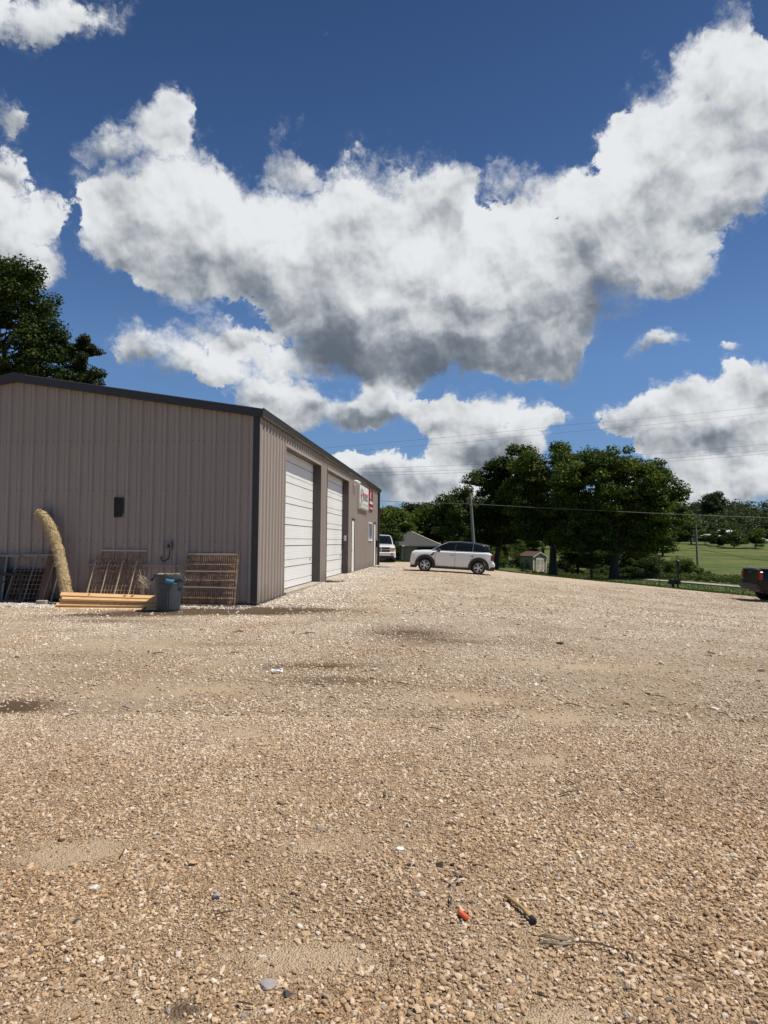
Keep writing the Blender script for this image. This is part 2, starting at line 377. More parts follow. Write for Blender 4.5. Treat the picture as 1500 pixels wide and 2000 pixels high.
c = nb.mix(nb.rng(sp_.outputs[1], 1.5, 6.5, .9, 0), c, nb.mix(1., c, (.93, .85, .76), 'MULTIPLY'))
c = nb.mix(1., c, (1.07, 1.07, 1.06), 'MULTIPLY')
c = nb.mix(nb.math('MULTIPLY', nb.attr('sand'), .85), c, sandc)
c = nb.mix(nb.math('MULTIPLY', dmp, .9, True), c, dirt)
nb.color(c)
h = nb.math('ADD', nb.math('MULTIPLY', nb.math('SUBTRACT', 1., v1d), nb.rng(nb.attr('sand'), 0, 1, 1, .75)), nb.math('MULTIPLY', nb.math('SUBTRACT', 1., v2d), .6))
h = nb.math('ADD', h, nb.math('MULTIPLY', g1, .35))
nb.bump(h, 1., .018)
nb.b.inputs['Specular IOR Level'].default_value = .15
def side_points(lo, hi, n): return np.linspace(lo, hi, n)
ys = [-8.]; step = .35
while ys[-1] < 1.2: ys.append(ys[-1] + .35)
while ys[-1] < 58: ys.append(ys[-1] + max(.045, .011 * ys[-1]))
vv = np.array(ys); vv = (vv - vv[0]) / (vv[-1] - vv[0])
xs = np.concatenate([np.linspace(-60, -10, 45, endpoint=False), np.linspace(-10, -4, 70, endpoint=False), np.linspace(-4, 4, 150, endpoint=False), np.linspace(4, 20, 90, endpoint=False), np.linspace(20, 60, 30)])
GX = np.repeat(xs[None], len(vv), 0); GY = -8 + vv[:, None] * (edge_y(xs)[None] + .0 + 8)
GX = GX + 0.; GZ = z_ground(GX, GY) + .006 * (fbm(GX * 5, GY * 5, 3, 77) - .5)
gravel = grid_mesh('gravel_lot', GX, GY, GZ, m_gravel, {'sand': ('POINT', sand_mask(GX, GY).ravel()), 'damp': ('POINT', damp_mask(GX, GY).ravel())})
tag(gravel, kind='structure')

m_lawn = mat('lawn_grass', rough=.9); nb = NB(m_lawn); P = nb.pos()
c = nb.ramp(nb.noise(P, 1.5, 6, .7), [(.3, (.055, .09, .016)), (.55, (.09, .135, .026)), (.75, (.15, .165, .045))])
nb.color(c); nb.bump(nb.noise(P, 30, 4, .8), .8, .05)
m_field = mat('field_grass', rough=.95); nb = NB(m_field); P = nb.pos(); Ps = nb.mapping(P, (.35, 1.3, 1))
c1 = nb.ramp(nb.noise(Ps, .22, 7, .65), [(.30, (.045, .08, .012)), (.43, (.085, .13, .020)), (.56, (.14, .175, .032)), (.72, (.23, .21, .06))])
c2 = nb.ramp(nb.noise(Ps, 1.6, 5, .7), [(.3, (.6, .6, .6)), (.7, (1.25, 1.2, 1.1))])
nb.color(nb.mix(.8, c1, c2, 'MULTIPLY')); nb.bump(nb.noise(Ps, 3, 6, .8), .9, .5)
# lawn: from the gravel edge down to the road line; field and far land behind
xs2 = np.concatenate([np.linspace(-300, -60, 30, endpoint=False), np.linspace(-60, 80, 200, endpoint=False), np.linspace(80, 500, 60)])
ex2 = np.interp(xs2, EX, EY); ln = np.linspace(0, 1, 60)
LX = np.repeat(xs2[None], 60, 0); LY = ex2[None] + ln[:, None] ** 1.4 * (62 - ex2)[None] + .0
LY[0] -= .15
lawn = grid_mesh('lawn', LX, LY, z_ground(LX, LY) - .012 * (ln[:, None] < .005), m_lawn); tag(lawn, kind='structure')
fy = 62 + 1150 * np.linspace(0, 1, 150) ** 2.0
FX = np.repeat(xs2[None], 150, 0) * (1 + (fy[:, None] - 62) / 400); FY = np.repeat(fy[:, None], len(xs2), 1)
FX[0] = xs2
field = grid_mesh('field', FX, FY, z_ground(FX, FY), m_field); tag(field, kind='structure')
# ground behind and beside the camera, out to the horizon
yb = np.linspace(-1200, -8.0, 40); BX = np.repeat(np.linspace(-1200, 1200, 40)[None], 40, 0)
bk = grid_mesh('ground', BX, np.repeat(yb[:, None], 40, 1), np.full_like(BX, -.02), m_lawn); tag(bk, kind='structure')

# pale road strip beyond the lawn
m_road = mat('pale_road', rough=.9); nb = NB(m_road); P = nb.pos()
nb.color(nb.ramp(nb.noise(P, 2, 6, .7), [(.3, (.26, .24, .20)), (.7, (.42, .39, .34))]))
rp = [(8, 72), (12, 65.5), (15, 61.5), (17.6, 58), (19.3, 53.6), (20.8, 49), (22.4, 43.8), (25, 37), (31, 27), (44, 12)]
V = []; F_ = []
for i, (x, y) in enumerate(rp):
    a = Vector(rp[max(i - 1, 0)]); b = Vector(rp[min(i + 1, len(rp) - 1)]); t = (b - a).normalized(); n_ = Vector((-t.y, t.x))
    for k in range(5):
        q = Vector((x, y)) + n_ * (k / 4 - .5) * 1.3; V.append((q.x, q.y, zg(q.x, q.y) + .06))
    if i: F_ += [((i - 1) * 5 + k, (i - 1) * 5 + k + 1, i * 5 + k + 1, i * 5 + k) for k in range(4)]
MBr = MB(); MBr.add(V, F_); tag(MBr.build('road', m_road), kind='structure')

# ------------------------------------------------------------------ loose stones: real geometry, instanced on points
m_stone = mat('loose_stone', rough=.9); nb = NB(m_stone); oi = nb.N.new('ShaderNodeObjectInfo'); P = nb.pos()
c = nb.ramp(oi.outputs['Random'], [(0., (.15, .10, .06)), (.12, (.31, .21, .13)), (.4, (.46, .33, .205)), (.68, (.57, .43, .29)), (.86, (.66, .56, .44)), (.96, (.74, .70, .64)), (1., (.10, .10, .11))])
pw = nb.N.new('ShaderNodeNewGeometry').outputs['Position']
c = nb.mix(nb.rng(nb.noise(pw, 45, 4, .7), .35, .75, 0, .45), c, (.56, .44, .31))
c = nb.mix(nb.rng(nb.noise(pw, .5, 2), .4, .65, 0, .3), c, (.38, .30, .235))
sp_ = nb.N.new('ShaderNodeSeparateXYZ'); nb.L.new(pw, sp_.inputs[0]); c = nb.mix(nb.math('MULTIPLY', nb.rng(sp_.outputs[1], 4.5, 14, 0, .8), nb.rng(nb.noise(pw, .55, 3), .36, .56, .4, 1.)), c, nb.mix(oi.outputs['Random'], (.46, .36, .265), (.90, .80, .66)))
brown = nb.math('MULTIPLY', nb.rng(nb.noise(pw, .75, 5, .62), .46, .66), nb.rng(sp_.outputs[1], 9, 16, .75, .35))
c = nb.mix(brown, c, nb.mix(.6, c, (.80, .68, .56), 'MULTIPLY'))
c = nb.mix(nb.rng(sp_.outputs[1], 1.5, 6.5, .9, 0), c, nb.mix(1., c, (.93, .85, .76), 'MULTIPLY'))
c = nb.mix(1., c, (1.07, 1.07, 1.06), 'MULTIPLY')
nb.color(c); nb.bump(nb.noise(pw, 160, 3, .7), .5, .004); nb.b.inputs['Specular IOR Level'].default_value = .2
stone_col = bpy.data.collections.new('stone_shapes')
for k in range(7):
    bm = bmesh.new(); bmesh.ops.create_icosphere(bm, subdivisions=2 if k < 4 else 1, radius=.5)
    r_ = random.Random(k); pl = [(Vector((r_.gauss(0, 1), r_.gauss(0, 1), r_.gauss(0, .8))).normalized(), r_.uniform(.26, .42)) for _ in range(7)]
    for v in bm.verts:
        for n_, d_ in pl:
            e_ = v.co.dot(n_) - d_
            if e_ > 0: v.co -= n_ * e_
        v.co += Vector((r_.gauss(0, .015), r_.gauss(0, .015), r_.gauss(0, .015)))
        v.co.z *= .68
    me = bpy.data.meshes.new('stone'); bm.to_mesh(me); bm.free(); me.materials.append(m_stone)
    stone_col.objects.link(bpy.data.objects.new('stone_shape', me))
def scatter_points(n, y0, y1, smin, smax, seed, keep, pw_=2.):
    r = np.random.default_rng(seed)
    y = (y0 ** pw_ + (y1 ** pw_ - y0 ** pw_) * r.random(n)) ** (1 / pw_); x = (r.random(n) * 2 - 1) * (y * .72 + 1.6)
    k = r.random(n) < keep(x, y); x, y = x[k], y[k]; n = len(x)
    inside = (x < -2.986 + (y - 16.7) * .1025 + .02) & (y > 16.75)
    x, y = x[~inside], y[~inside]; n = len(x)
    s = smin + (smax - smin) * r.random(n) ** 2.6
    return x, y, s, r
def make_stones(name, parts, scol=None):
    scol = scol or stone_col
    X, Y, S, RZ = [], [], [], []
    for (x, y, s, r) in parts: X.append(x); Y.append(y); S.append(s)
    X = np.concatenate(X); Y = np.concatenate(Y); S = np.concatenate(S); n = len(X); r = np.random.default_rng(3)
    Z = z_ground(X, Y) + S * .12
    me = bpy.data.meshes.new(name); me.vertices.add(n); me.vertices.foreach_set('co', np.stack([X, Y, Z], 1).astype(np.float32).ravel())
    a = me.attributes.new('rot', 'FLOAT_VECTOR', 'POINT'); a.data.foreach_set('vector', np.stack([r.normal(0, .35, n), r.normal(0, .35, n), r.random(n) * 6.28], 1).astype(np.float32).ravel())
    a = me.attributes.new('scl', 'FLOAT_VECTOR', 'POINT'); a.data.foreach_set('vector', np.stack([S * r.uniform(.9, 1.5, n), S * r.uniform(.75, 1.1, n), S * r.uniform(.7, 1.1, n)], 1).astype(np.float32).ravel())
    me.update(); o = bpy.data.objects.new(name, me); COL.objects.link(o)
    g = bpy.data.node_groups.new('scatter', 'GeometryNodeTree')
    g.interface.new_socket('Geometry', in_out='INPUT', socket_type='NodeSocketGeometry'); g.interface.new_socket('Geometry', in_out='OUTPUT', socket_type='NodeSocketGeometry')
    N = g.nodes; gi = N.new('NodeGroupInput'); go = N.new('NodeGroupOutput'); ip = N.new('GeometryNodeInstanceOnPoints')
    mp = N.new('GeometryNodeMeshToPoints'); ci = N.new('GeometryNodeCollectionInfo'); ci.inputs['Collection'].default_value = scol
    ci.inputs['Separate Children'].default_value = True; ci.inputs['Reset Children'].default_value = True
    def na(nm, ty='FLOAT_VECTOR'):
        q = N.new('GeometryNodeInputNamedAttribute'); q.data_type = ty; q.inputs['Name'].default_value = nm; return q.outputs[0]
    ri = N.new('FunctionNodeRandomValue'); ri.data_type = 'INT'
    for s_ in ri.inputs:
        if s_.type == 'INT' and s_.name == 'Min': s_.default_value = 0
        if s_.type == 'INT' and s_.name == 'Max': s_.default_value = 6
    L = g.links; L.new(gi.outputs[0], mp.inputs[0]); L.new(mp.outputs[0], ip.inputs['Points']); L.new(ci.outputs[0], ip.inputs['Instance'])
    ip.inputs['Pick Instance'].default_value = True
    L.new([q for q in ri.outputs if q.type == 'INT'][0], ip.inputs['Instance Index'])
    er = N.new('FunctionNodeEulerToRotation'); L.new(na('rot'), er.inputs[0]); L.new(er.outputs[0], ip.inputs['Rotation']); L.new(na('scl'), ip.inputs['Scale'])
    L.new(ip.outputs[0], go.inputs[0])
    md = o.modifiers.new('scatter', 'NODES'); md.node_group = g; me.materials.append(m_stone)
    tag(o, kind='stuff'); return n
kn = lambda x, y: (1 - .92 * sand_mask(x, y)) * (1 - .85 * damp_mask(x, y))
coarse = lambda x, y: kn(x, y) * (.35 + .65 * sstep(.40, .6, fbm(x * .8, y * .5, 3, 90)))
right = lambda x, y: sstep(-.1, .5, x + .25 * (3.2 - y)) * kn(x, y)
ns = make_stones('gravel', [
    scatter_points(480000, 1.2, 6.5, .005, .017, 1, kn),
    scatter_points(84000, 1.2, 6.5, .015, .034, 2, coarse),
    scatter_points(24000, 1.9, 4.2, .018, .034, 6, right),
    scatter_points(260, 1.9, 8., .035, .065, 8, kn),
    scatter_points(190000, 6.5, 15, .014, .038, 3, coarse),
    scatter_points(130000, 15, 34, .03, .065, 4, coarse),
    scatter_points(1500, 6.5, 22, .05, .09, 5, kn)])
# paler clean stones heaped along the foot of the shed walls
m_pale = mat('pale_stone', rough=.9); nb = NB(m_pale); oi = nb.N.new('ShaderNodeObjectInfo')
nb.color(nb.ramp(oi.outputs['Random'], [(0., (.34, .28, .22)), (.4, (.60, .53, .45)), (1., (.84, .80, .74))]))
pale_col = bpy.data.collections.new('pale_stone_shapes')
for o in list(stone_col.objects):
    me = o.data.copy(); me.materials.clear(); me.materials.append(m_pale); pale_col.objects.link(bpy.data.objects.new('stone_shape', me))
def foot(n, seed, xr, yr, smin, smax):
    r = np.random.default_rng(seed); lx = r.uniform(*xr, n); ly = r.uniform(*yr, n)
    k = r.random(n) < np.clip(1.25 - np.abs(ly + .75) / .6, 0, 1) if xr[1] <= 0 else r.random(n) < np.clip(1.1 - lx / xr[1], .05, 1)
    lx, ly = lx[k], ly[k]; ca, sa = math.cos(A_B), math.sin(A_B); x = -2.986 + ca * lx + sa * ly; y = 16.7 - sa * lx + ca * ly
    return x, y, smin + (smax - smin) * r.random(len(x)) ** 2, r
make_stones('gravel_heap', [foot(6500, 51, (-8.2, -2.3), (-1.45, -.2), .025, .06), foot(500, 52, (-2.3, 0.), (-.9, -.1), .025, .055), foot(15000, 53, (.03, 2.2), (-.3, 26), .025, .06)], pale_col)

# ================================================================== metal shed
OX, OY = -2.986, 16.7
def BW(x, y, z=0.):      # shed frame -> world: +x out of the door wall, +y along it, away from the camera
    return Vector((OX + math.cos(A_B) * x + math.sin(A_B) * y, OY - math.sin(A_B) * x + math.cos(A_B) * y, z))
def gz(x, y): p = BW(x, y); return zg(p.x, p.y)
def at(name, x, y, z=None, rz=0.):
    p = BW(x, y); return empty(name, (p.x, p.y, zg(p.x, p.y) if z is None else z), -A_B + rz)

def paint_metal(name, col, rough=.45, dirt=.25, spec=.4, splash=False):
    m = mat(name, col, rough); nb = NB(m); P = nb.pos(); st = nb.noise(nb.mapping(P, (7, 7, .35)), 2, 5, .6); bl = nb.noise(P, .6, 4)
    d = tuple(c * .72 for c in col)
    c = nb.mix(nb.rng(st, .42, .75, 0, dirt), col, d); c = nb.mix(nb.rng(bl, .4, .7, 0, dirt), c, tuple(c_ * .86 for c_ in col))
    if splash:      # rain-splashed dirt along the foot of the sheets
        sz = nb.N.new('ShaderNodeSeparateXYZ'); nb.L.new(P, sz.inputs[0]); hz_ = nb.math('ADD', sz.outputs[2], nb.math('MULTIPLY', nb.noise(P, 1.8, 5, .65), -.55))
        c = nb.mix(nb.rng(hz_, -.15, .30, .6, 0), c, (.20, .155, .12)); c = nb.mix(nb.rng(nb.noise(nb.mapping(P, (5, 5, .25)), 3, 6, .7), .56, .78, 0, .3), c, (.26, .19, .15))
    nb.color(c); nb.b.inputs['Specular IOR Level'].default_value = spec
    nb.L.new(nb.rng(bl, .3, .7, rough - .08, rough + .12), nb.b.inputs['Roughness']); return m
m_panel = paint_metal('taupe_panel', (.385, .33, .29), .5, .35, .2, True)
m_trim = paint_metal('dark_bronze_trim', (.05, .046, .044), .38)
m_door = paint_metal('white_door_steel', (.86, .86, .84), .4, .10)
m_jamb = paint_metal('brown_jamb', (.085, .072, .066), .5)
m_conc = mat('concrete', (.42, .38, .33), .9); nb = NB(m_conc); P = nb.pos()
nb.color(nb.ramp(nb.noise(P, 4, 7, .7), [(.3, (.30, .25, .20)), (.7, (.50, .44, .37))])); nb.bump(nb.noise(P, 60, 4), .4, .01)
m_found = mat('dark_foundation', (.05, .045, .04), .9)
m_dark = mat('dark_gap', (.02, .02, .02), .8)
m_white = mat('white_paint', (.80, .80, .79), .4)
m_glass = mat('window_glass', (.02, .025, .03), .08, Specular_IOR_Level=.8)
m_blackplastic = mat('black_plastic', (.018, .018, .02), .45)
m_grey = mat('galvanised_grey', (.42, .42, .42), .5, .3)

shed_root = tag(empty('metal_building', BW(0, 0, 0), -A_B), 'long taupe ribbed metal shed with two white overhead doors and dark trim', 'building')
W, LEN, EAVE, RISE = 12.12, 26.0, 4.60, .90
def roof_z(x): return EAVE + RISE * (1 - abs(x + W / 2) / (W / 2))
RIB = .3048; MOD = RIB * 3
def rib_profile(s0, s1):
    pts = []
    def add(s, d):
        if s0 - 1e-6 <= s <= s1 + 1e-6: pts.append((s, d))
    k0 = int(math.floor(s0 / RIB)) - 1
    def depth(s):
        u = (s / RIB) % 1 * RIB; c = RIB / 2; a = abs(u - c)
        if a < .030: return .042
        if a < .055: return .042 * (.055 - a) / .025
        for q in (.098, -.098):
            b = abs(u - c - q)
            if b < .012: return .005
            if b < .02: return .005 * (.02 - b) / .008
        return 0.
    cand = {s0, s1}
    for k in range(k0, int(s1 / RIB) + 3):
        c = (k + .5) * RIB
        for q in (-.055, -.030, .030, .055, -.118, -.110, -.086, -.078, .078, .086, .110, .118): 
            if s0 < c + q < s1: cand.add(c + q)
    return [(s, depth(s)) for s in sorted(cand)]
def panel(name, axis, s0, s1, z0, z1f):
    prof = rib_profile(s0, s1); vs = []; n = len(prof)
    for s, d in prof:
        for (zz) in (z0, z1f(s) if callable(z1f) else z1f):
            vs.append((d, s, zz) if axis == 'y' else (-s, -d, zz))
    for s, d in prof:      # inner skin so the panel has thickness
        for (zz) in (z0, z1f(s) if callable(z1f) else z1f):
            vs.append((d - .012, s, zz) if axis == 'y' else (-s, -d + .012, zz))
    fs = []
    for i in range(n - 1):
        a = 2 * i; fs.append((a, a + 2, a + 3, a + 1)); b = 2 * n + a; fs.append((b, b + 1, b + 3, b + 2)); fs.append((a, b, b + 2, a + 2)); fs.append((a + 1, a + 3, b + 3, b + 1))
    fs += [(0, 1, 2 * n + 1, 2 * n), (2 * n - 2, 4 * n - 2, 4 * n - 1, 2 * n - 1)]
    mb = MB(); mb.add(vs, fs); return mb.build(name, m_panel, shed_root)
PB = .125
k = 0
while k * MOD < W - .01:       # gable end facing the camera
    s0, s1 = max(k * MOD, .0) + .002, min((k + 1) * MOD, W) - .001
    if k == 0: s0 = .105
    mid = W / 2
    if s0 < mid < s1:
        panel('wall_panel', 'x', s0, mid, PB, lambda s: roof_z(-s) - .02); panel('wall_panel', 'x', mid + .001, s1, PB, lambda s: roof_z(-s) - .02)
    else: panel('wall_panel', 'x', s0, s1, PB, lambda s: roof_z(-s) - .02)
    k += 1
OPEN = [(2.60, 7.64, .0, 4.17), (8.86, 13.94, .0, 4.17), (14.86, 15.82, .0, 2.60), (20.90, 22.60, 1.60, 2.60), (23.42, 24.36, .0, 2.66)]
k = 0
while k * MOD < LEN - .01:
    a0, a1 = k * MOD, min((k + 1) * MOD, LEN - .10); cuts = sorted({a0, a1} | {q for o in OPEN for q in o[:2] if a0 < q < a1})
    for p, q in zip(cuts, cuts[1:]):
        m_ = (p + q) / 2; op = [o for o in OPEN if o[0] < m_ < o[1]]
        if not op: panel('wall_panel', 'y', p + .001, q - .001, PB, EAVE)
        else:
            o = op[0]; panel('wall_panel', 'y', p + .001, q - .001, o[3], EAVE)
            if o[2] > .2: panel('wall_panel', 'y', p + .001, q - .001, PB, o[2])
    k += 1
# back and left walls, inner core
mb = MB(); mb.box(-W, -W + .04, .02, LEN - .02, PB, EAVE); mb.prism([(-W + .05, PB), (-.05, PB), (-.05, EAVE), (-W / 2, EAVE + RISE - .02), (-W + .05, EAVE)], LEN - .05, LEN); mb.build('rear_wall', m_panel, shed_root)
mb = MB(); mb.prism([(-W + .06, -.3), (-.5, -.3), (-.5, EAVE - .1), (-W / 2, EAVE + RISE - .15), (-W + .06, EAVE - .1)], .05, LEN - .08); mb.build('inner_core', m_dark, shed_root)
for b_ in ((-W + .01, -.02, .005, .25), (-.3, -.02, .251, 2.6), (-.3, -.02, 7.64, 8.86), (-.3, -.02, 13.94, 25.9)): MB().box(*b_, -.4, PB + .03).build('foundation', m_found, shed_root)
mb = MB(); mb.box(-W + .02, -.11, -.045, .0, PB - .05, PB - .001); mb.build('base_trim', m_trim, shed_root)
for p, q in ((.02, 2.6), (7.64, 8.86), (13.94, 14.86), (15.82, 23.42), (24.36, 25.8)):
    MB().box(.0, .045, p, q, PB - .05, PB - .001).build('base_trim', m_trim, shed_root)
# rows of screw heads along the girts
mb = MB()
for z in (.32, 1.55, 2.75, 3.95):
    k = 0
    while k * RIB < W - .3:
        for q in (-.07, .07): mb.box(-(k + .5) * RIB + q - .007, -(k + .5) * RIB + q + .007, -.010, -.0005, z - .007, z + .007)
        k += 1
    k = 0
    while k * RIB < LEN - .3:
        yy = (k + .5) * RIB + .07
        if not any(o[0] - .05 < yy < o[1] + .05 and o[2] - .05 < z < o[3] + .05 for o in OPEN): mb.box(.0005, .010, yy - .007, yy + .007, z - .007, z + .007)
        k += 1
mb.build('screw_heads', m_found, shed_root)['kind'] = 'stuff'
# corner trims
mb = MB(); mb.box(-.103, .042, -.042, -.002, PB - .03, EAVE - .03); mb.build('corner_trim', m_trim, shed_root)
mb = MB(); mb.box(.036, .044, -.002, .055, PB - .03, EAVE - .03); mb.build('corner_trim', m_panel, shed_root)
mb = MB(); mb.box(-.02, .05, LEN - .10, LEN + .03, PB - .05, EAVE - .02); mb.build('corner_trim', m_trim, shed_root)
mb = MB(); mb.box(.052, .152, 25.35, 25.47, .05, EAVE - .15, bev=.01); mb.build('downspout', m_trim, shed_root)
# roof slopes with standing ribs
def roof_slope(sgn):
    x_e = .14 if sgn > 0 else -W - .14; z_e = roof_z(-.0) - RISE / (W / 2) * .14
    mb = MB(); n = int((LEN + .3) / RIB) + 1
    pts = []
    prof = []
    y = -.15
    while y < LEN + .13: prof += [(y, 0), (y + .10, 0), (y + .13, .03), (y + .17, .03), (y + .20, 0)]; y += RIB
    prof.append((LEN + .15, 0))
    vs = []
    for y, d in prof: vs += [(x_e, y, z_e + d + .06), (-W / 2, y, EAVE + RISE + d + .06)]
    for y, d in prof: vs += [(x_e, y, z_e + .03), (-W / 2, y, EAVE + RISE + .03)]
    n = len(prof); fs = []
    for i in range(n - 1):
        a = 2 * i; b = 2 * n + a; fs += [(a, a + 1, a + 3, a + 2), (b, b + 2, b + 3, b + 1), (a, a + 2, b + 2, b)]
    mb.add(vs, fs); mb.build('roof', m_trim, shed_root)
roof_slope(1); roof_slope(-1)
# rake trim on the gable and eave gutter on the door side
sl = math.atan2(RISE, W / 2)
for sgn in (1, -1):
    mb = MB()
    x0, z0 = (.15, EAVE - .024) if sgn > 0 else (-W - .15, EAVE - .024)
    xr, zr = -W / 2, EAVE + RISE
    prof = [(-.17, -.10), (-.17, .085), (-.155, .10), (-.02, .11), (-.02, .09), (-.135, .08), (-.15, .07), (-.15, -.085), (-.05, -.085), (-.05, -.10)]
    mb.loft([[(x0, y, z0 + z) for y, z in prof], [(xr, y, zr + z) for y, z in prof]], smooth=False); mb.build('rake_trim', m_trim, shed_root)
mb = MB(); mb.prism([(-W / 2 - .28, EAVE + RISE + .075), (-W / 2, EAVE + RISE + .125), (-W / 2 + .28, EAVE + RISE + .075), (-W / 2 + .28, EAVE + RISE - .13), (-W / 2, EAVE + RISE - .10), (-W / 2 - .28, EAVE + RISE - .13)], -.176, -.15); mb.build('ridge_cap', m_trim, shed_root)
mb = MB(); prof = [(.0, -.02), (.0, -.075), (.10, -.095), (.135, -.07), (.16, .05), (.17, .085), (.15, .10), (.14, .06), (.02, .06)]
mb.loft([[(x, -.16, EAVE + z) for x, z in prof], [(x, LEN + .16, EAVE + z) for x, z in prof]], smooth=False); mb.build('gutter', m_trim, shed_root)

# overhead doors: each hinged section is a piece of its own
def overhead(y0, y1):
    REC = .24; x = -REC; top = 4.17
    d = empty('overhead_door'); d.parent = shed_root
    H = .617; z = .205
    while z < top - .05:
        z1 = min(z + H, top + .02); mb = MB()
        levels = [(0, 0), (.004, .010), (.012, .014)]
        prof = [(x - .03, z + .008), (x, z + .010), (x, z + .03)]
        for j in range(1, 9):
            zz = z + j * H / 9
            if zz > z1 - .03: break
            if j == 3: prof += [(x, zz - .016), (x - .022, zz - .012), (x - .022, zz + .012), (x, zz + .016)]
            else: prof += [(x, zz - .008), (x - .0035, zz), (x, zz + .008)]
        prof += [(x, z1 - .016), (x - .03, z1 - .014)]
        n = len(prof); vs = [(a, y0 + .02, b) for a, b in prof] + [(a, y1 - .02, b) for a, b in prof]
        fs = [(i, i + 1, n + i + 1, n + i) for i in range(n - 1)] + [tuple(range(n)), tuple(range(2 * n - 1, n - 1, -1)), (0, n, 2 * n - 1, n - 1)]
        mb.add(vs, fs); mb.build('door_section', m_door, d); z += H
    MB().box(x - .045, x - .031, y0, y1, .15, top).build('door_backing', m_found, d)
    for hz in (.95,): MB().box(x, x + .02, y1 - .42, y1 - .34, hz, hz + .05, bev=.005).build('lock', m_blackplastic, d)
    MB().box(x - .01, x + .006, y0 + .02, y1 - .02, .196, .212).build('weather_strip', m_blackplastic, d)
    # jambs and soffit
    fr = empty('door_opening'); fr.parent = shed_root
    MB().box(-REC - .05, .036, y1 - .004, y1 + .03, .1, top).build('jamb', m_jamb, fr)
    MB().box(-REC - .05, .036, y0 - .03, y0 + .004, .1, top).build('jamb', m_jamb, fr)
    MB().box(-REC - .05, .03, y0, y1, top, top + .03).build('soffit', m_jamb, fr)
    MB().box(.036, .041, y0 - .035, y0 + .005, .1, top + .05).build('jamb_trim', m_jamb, fr)
    MB().box(.031, .040, y0, y1, top - .005, top + .07).build('head_trim', m_panel, fr)
    MB().box(-.29, .10, y0, y1, -.3, .19, bev=.01).build('sill_slab', m_conc, fr)
overhead(2.60, 7.64); overhead(8.86, 13.94)
# personnel doors
def man_door(y0, y1, top, handle=True):
    d = empty('entry_door'); d.parent = shed_root
    MB().box(-.02, .03, y0 + .08, y1 - .08, .23, top - .08, bev=.004).build('door_leaf', m_door, d)
    mb = MB(); mb.box(-.1, .05, y0, y0 + .075, .12, top); mb.box(-.1, .05, y1 - .075, y1, .12, top); mb.box(-.1, .05, y0 + .076, y1 - .076, top - .075, top); mb.build('door_frame', m_trim, d)
    MB().box(-.12, .07, y0 + .01, y1 - .01, -.1, .22).build('door_sill', m_conc, d)
    mb = MB(); mb.lathe([(.028, 0), (.028, .04)], 12, (0, 0, 0)); kk = mb.build('handle', m_grey, d); kk.rotation_euler = (0, PI / 2, 0); kk.location = (.03, y0 + .17, 1.18)
    MB().box(-.3, -.1, y0, y1, .1, top).build('door_core', m_dark, d)
man_door(14.86, 15.82, 2.60); man_door(23.42, 24.36, 2.66)
w_ = empty('window'); w_.parent = shed_root
mb = MB(); mb.box(-.08, .05, 20.90, 20.96, 1.60, 2.60); mb.box(-.08, .05, 22.54, 22.60, 1.60, 2.60); mb.box(-.08, .05, 20.96, 22.54, 2.54, 2.60); mb.box(-.08, .07, 20.96, 22.54, 1.60, 1.68); mb.box(-.07, .0, 21.72, 21.78, 1.68, 2.54); mb.build('window_frame', m_white, w_)
MB().box(-.075, -.065, 20.96, 21.72, 1.68, 2.54).build('pane', m_glass, w_); MB().box(-.06, -.05, 21.78, 22.54, 1.68, 2.54).build('pane', m_glass, w_)
MB().box(-.2, -.09, 20.90, 22.60, 1.60, 2.60).build('window_core', m_dark, w_)

# ---- things fixed to the shed
m_sign = mat('sign_white', (.82, .81, .78), .35); m_signgrey = mat('sign_grey', (.50, .49, .44), .5); m_red = mat('sign_red', (.26, .012, .022), .4); m_ink = mat('sign_ink', (.10, .10, .11), .5); m_redink = mat('sign_red_ink', (.5, .06, .06), .5)
s_ = tag(empty('sign', BW(.04, 16.75, 3.13), -A_B), 'white business sign with a round emblem and grey lower band', 'sign')
MB().box(0, .10, 0, 3.28, 0, 1.13, bev=.006).build('sign_face', m_sign, s_)
MB().box(.121, .124, .05, 3.22, .04, .30).build('lower_band', m_signgrey, s_)
MB().box(.125, .127, .3, 2.9, .10, .15).build('lettering', m_sign, s_)
mb = MB()
ring = [(.123, .62 + .42 * math.cos(q), .66 + .30 * math.sin(q)) for q in np.linspace(0, 2 * PI, 32, endpoint=False)]
mb.tube(ring, .014, 4, closed=True); mb.build('emblem', m_ink, s_)
mb = MB(); mb.box(.121, .125, .40, .84, .64, .70); mb.box(.121, .125, .50, .60, .5, .60); mb.box(.121, .125, .65, .72, .72, .82); mb.build('emblem', m_redink, s_)
for z0_, z1_, y1_, m_ in ((.70, .80, 2.85, m_redink), (.60, .66, 2.7, m_ink), (.47, .54, 2.85, m_ink)):
    mb = MB(); y = 1.25
    while y < y1_: w0 = random.uniform(.08, .16); mb.box(.121, .124, y, y + w0, z0_, z1_); y += w0 + .05
    mb.build('lettering', m_, s_)['kind'] = 'stuff'
s_ = tag(empty('sign', BW(.04, 20.72, 3.23), -A_B), 'narrow red sign with pale emblem and white patches next to the white sign', 'sign')
MB().box(0, .05, 0, 1.72, 0, 1.13, bev=.004).build('sign_face', m_red, s_)
mb = MB(); mb.prism([(.25, .70), (.6, 1.02), (.85, .95), (.7, .72), (1.1, .6), (.6, .58)], .051, .054, 'yz'); mb.build('emblem', mat('pale_red', (.72, .36, .34), .5), s_)
mb = MB(); mb.prism([(.7, .66), (1.5, .80), (1.5, .50), (.6, .52)], .055, .058, 'yz'); mb.build('emblem', m_ink, s_)
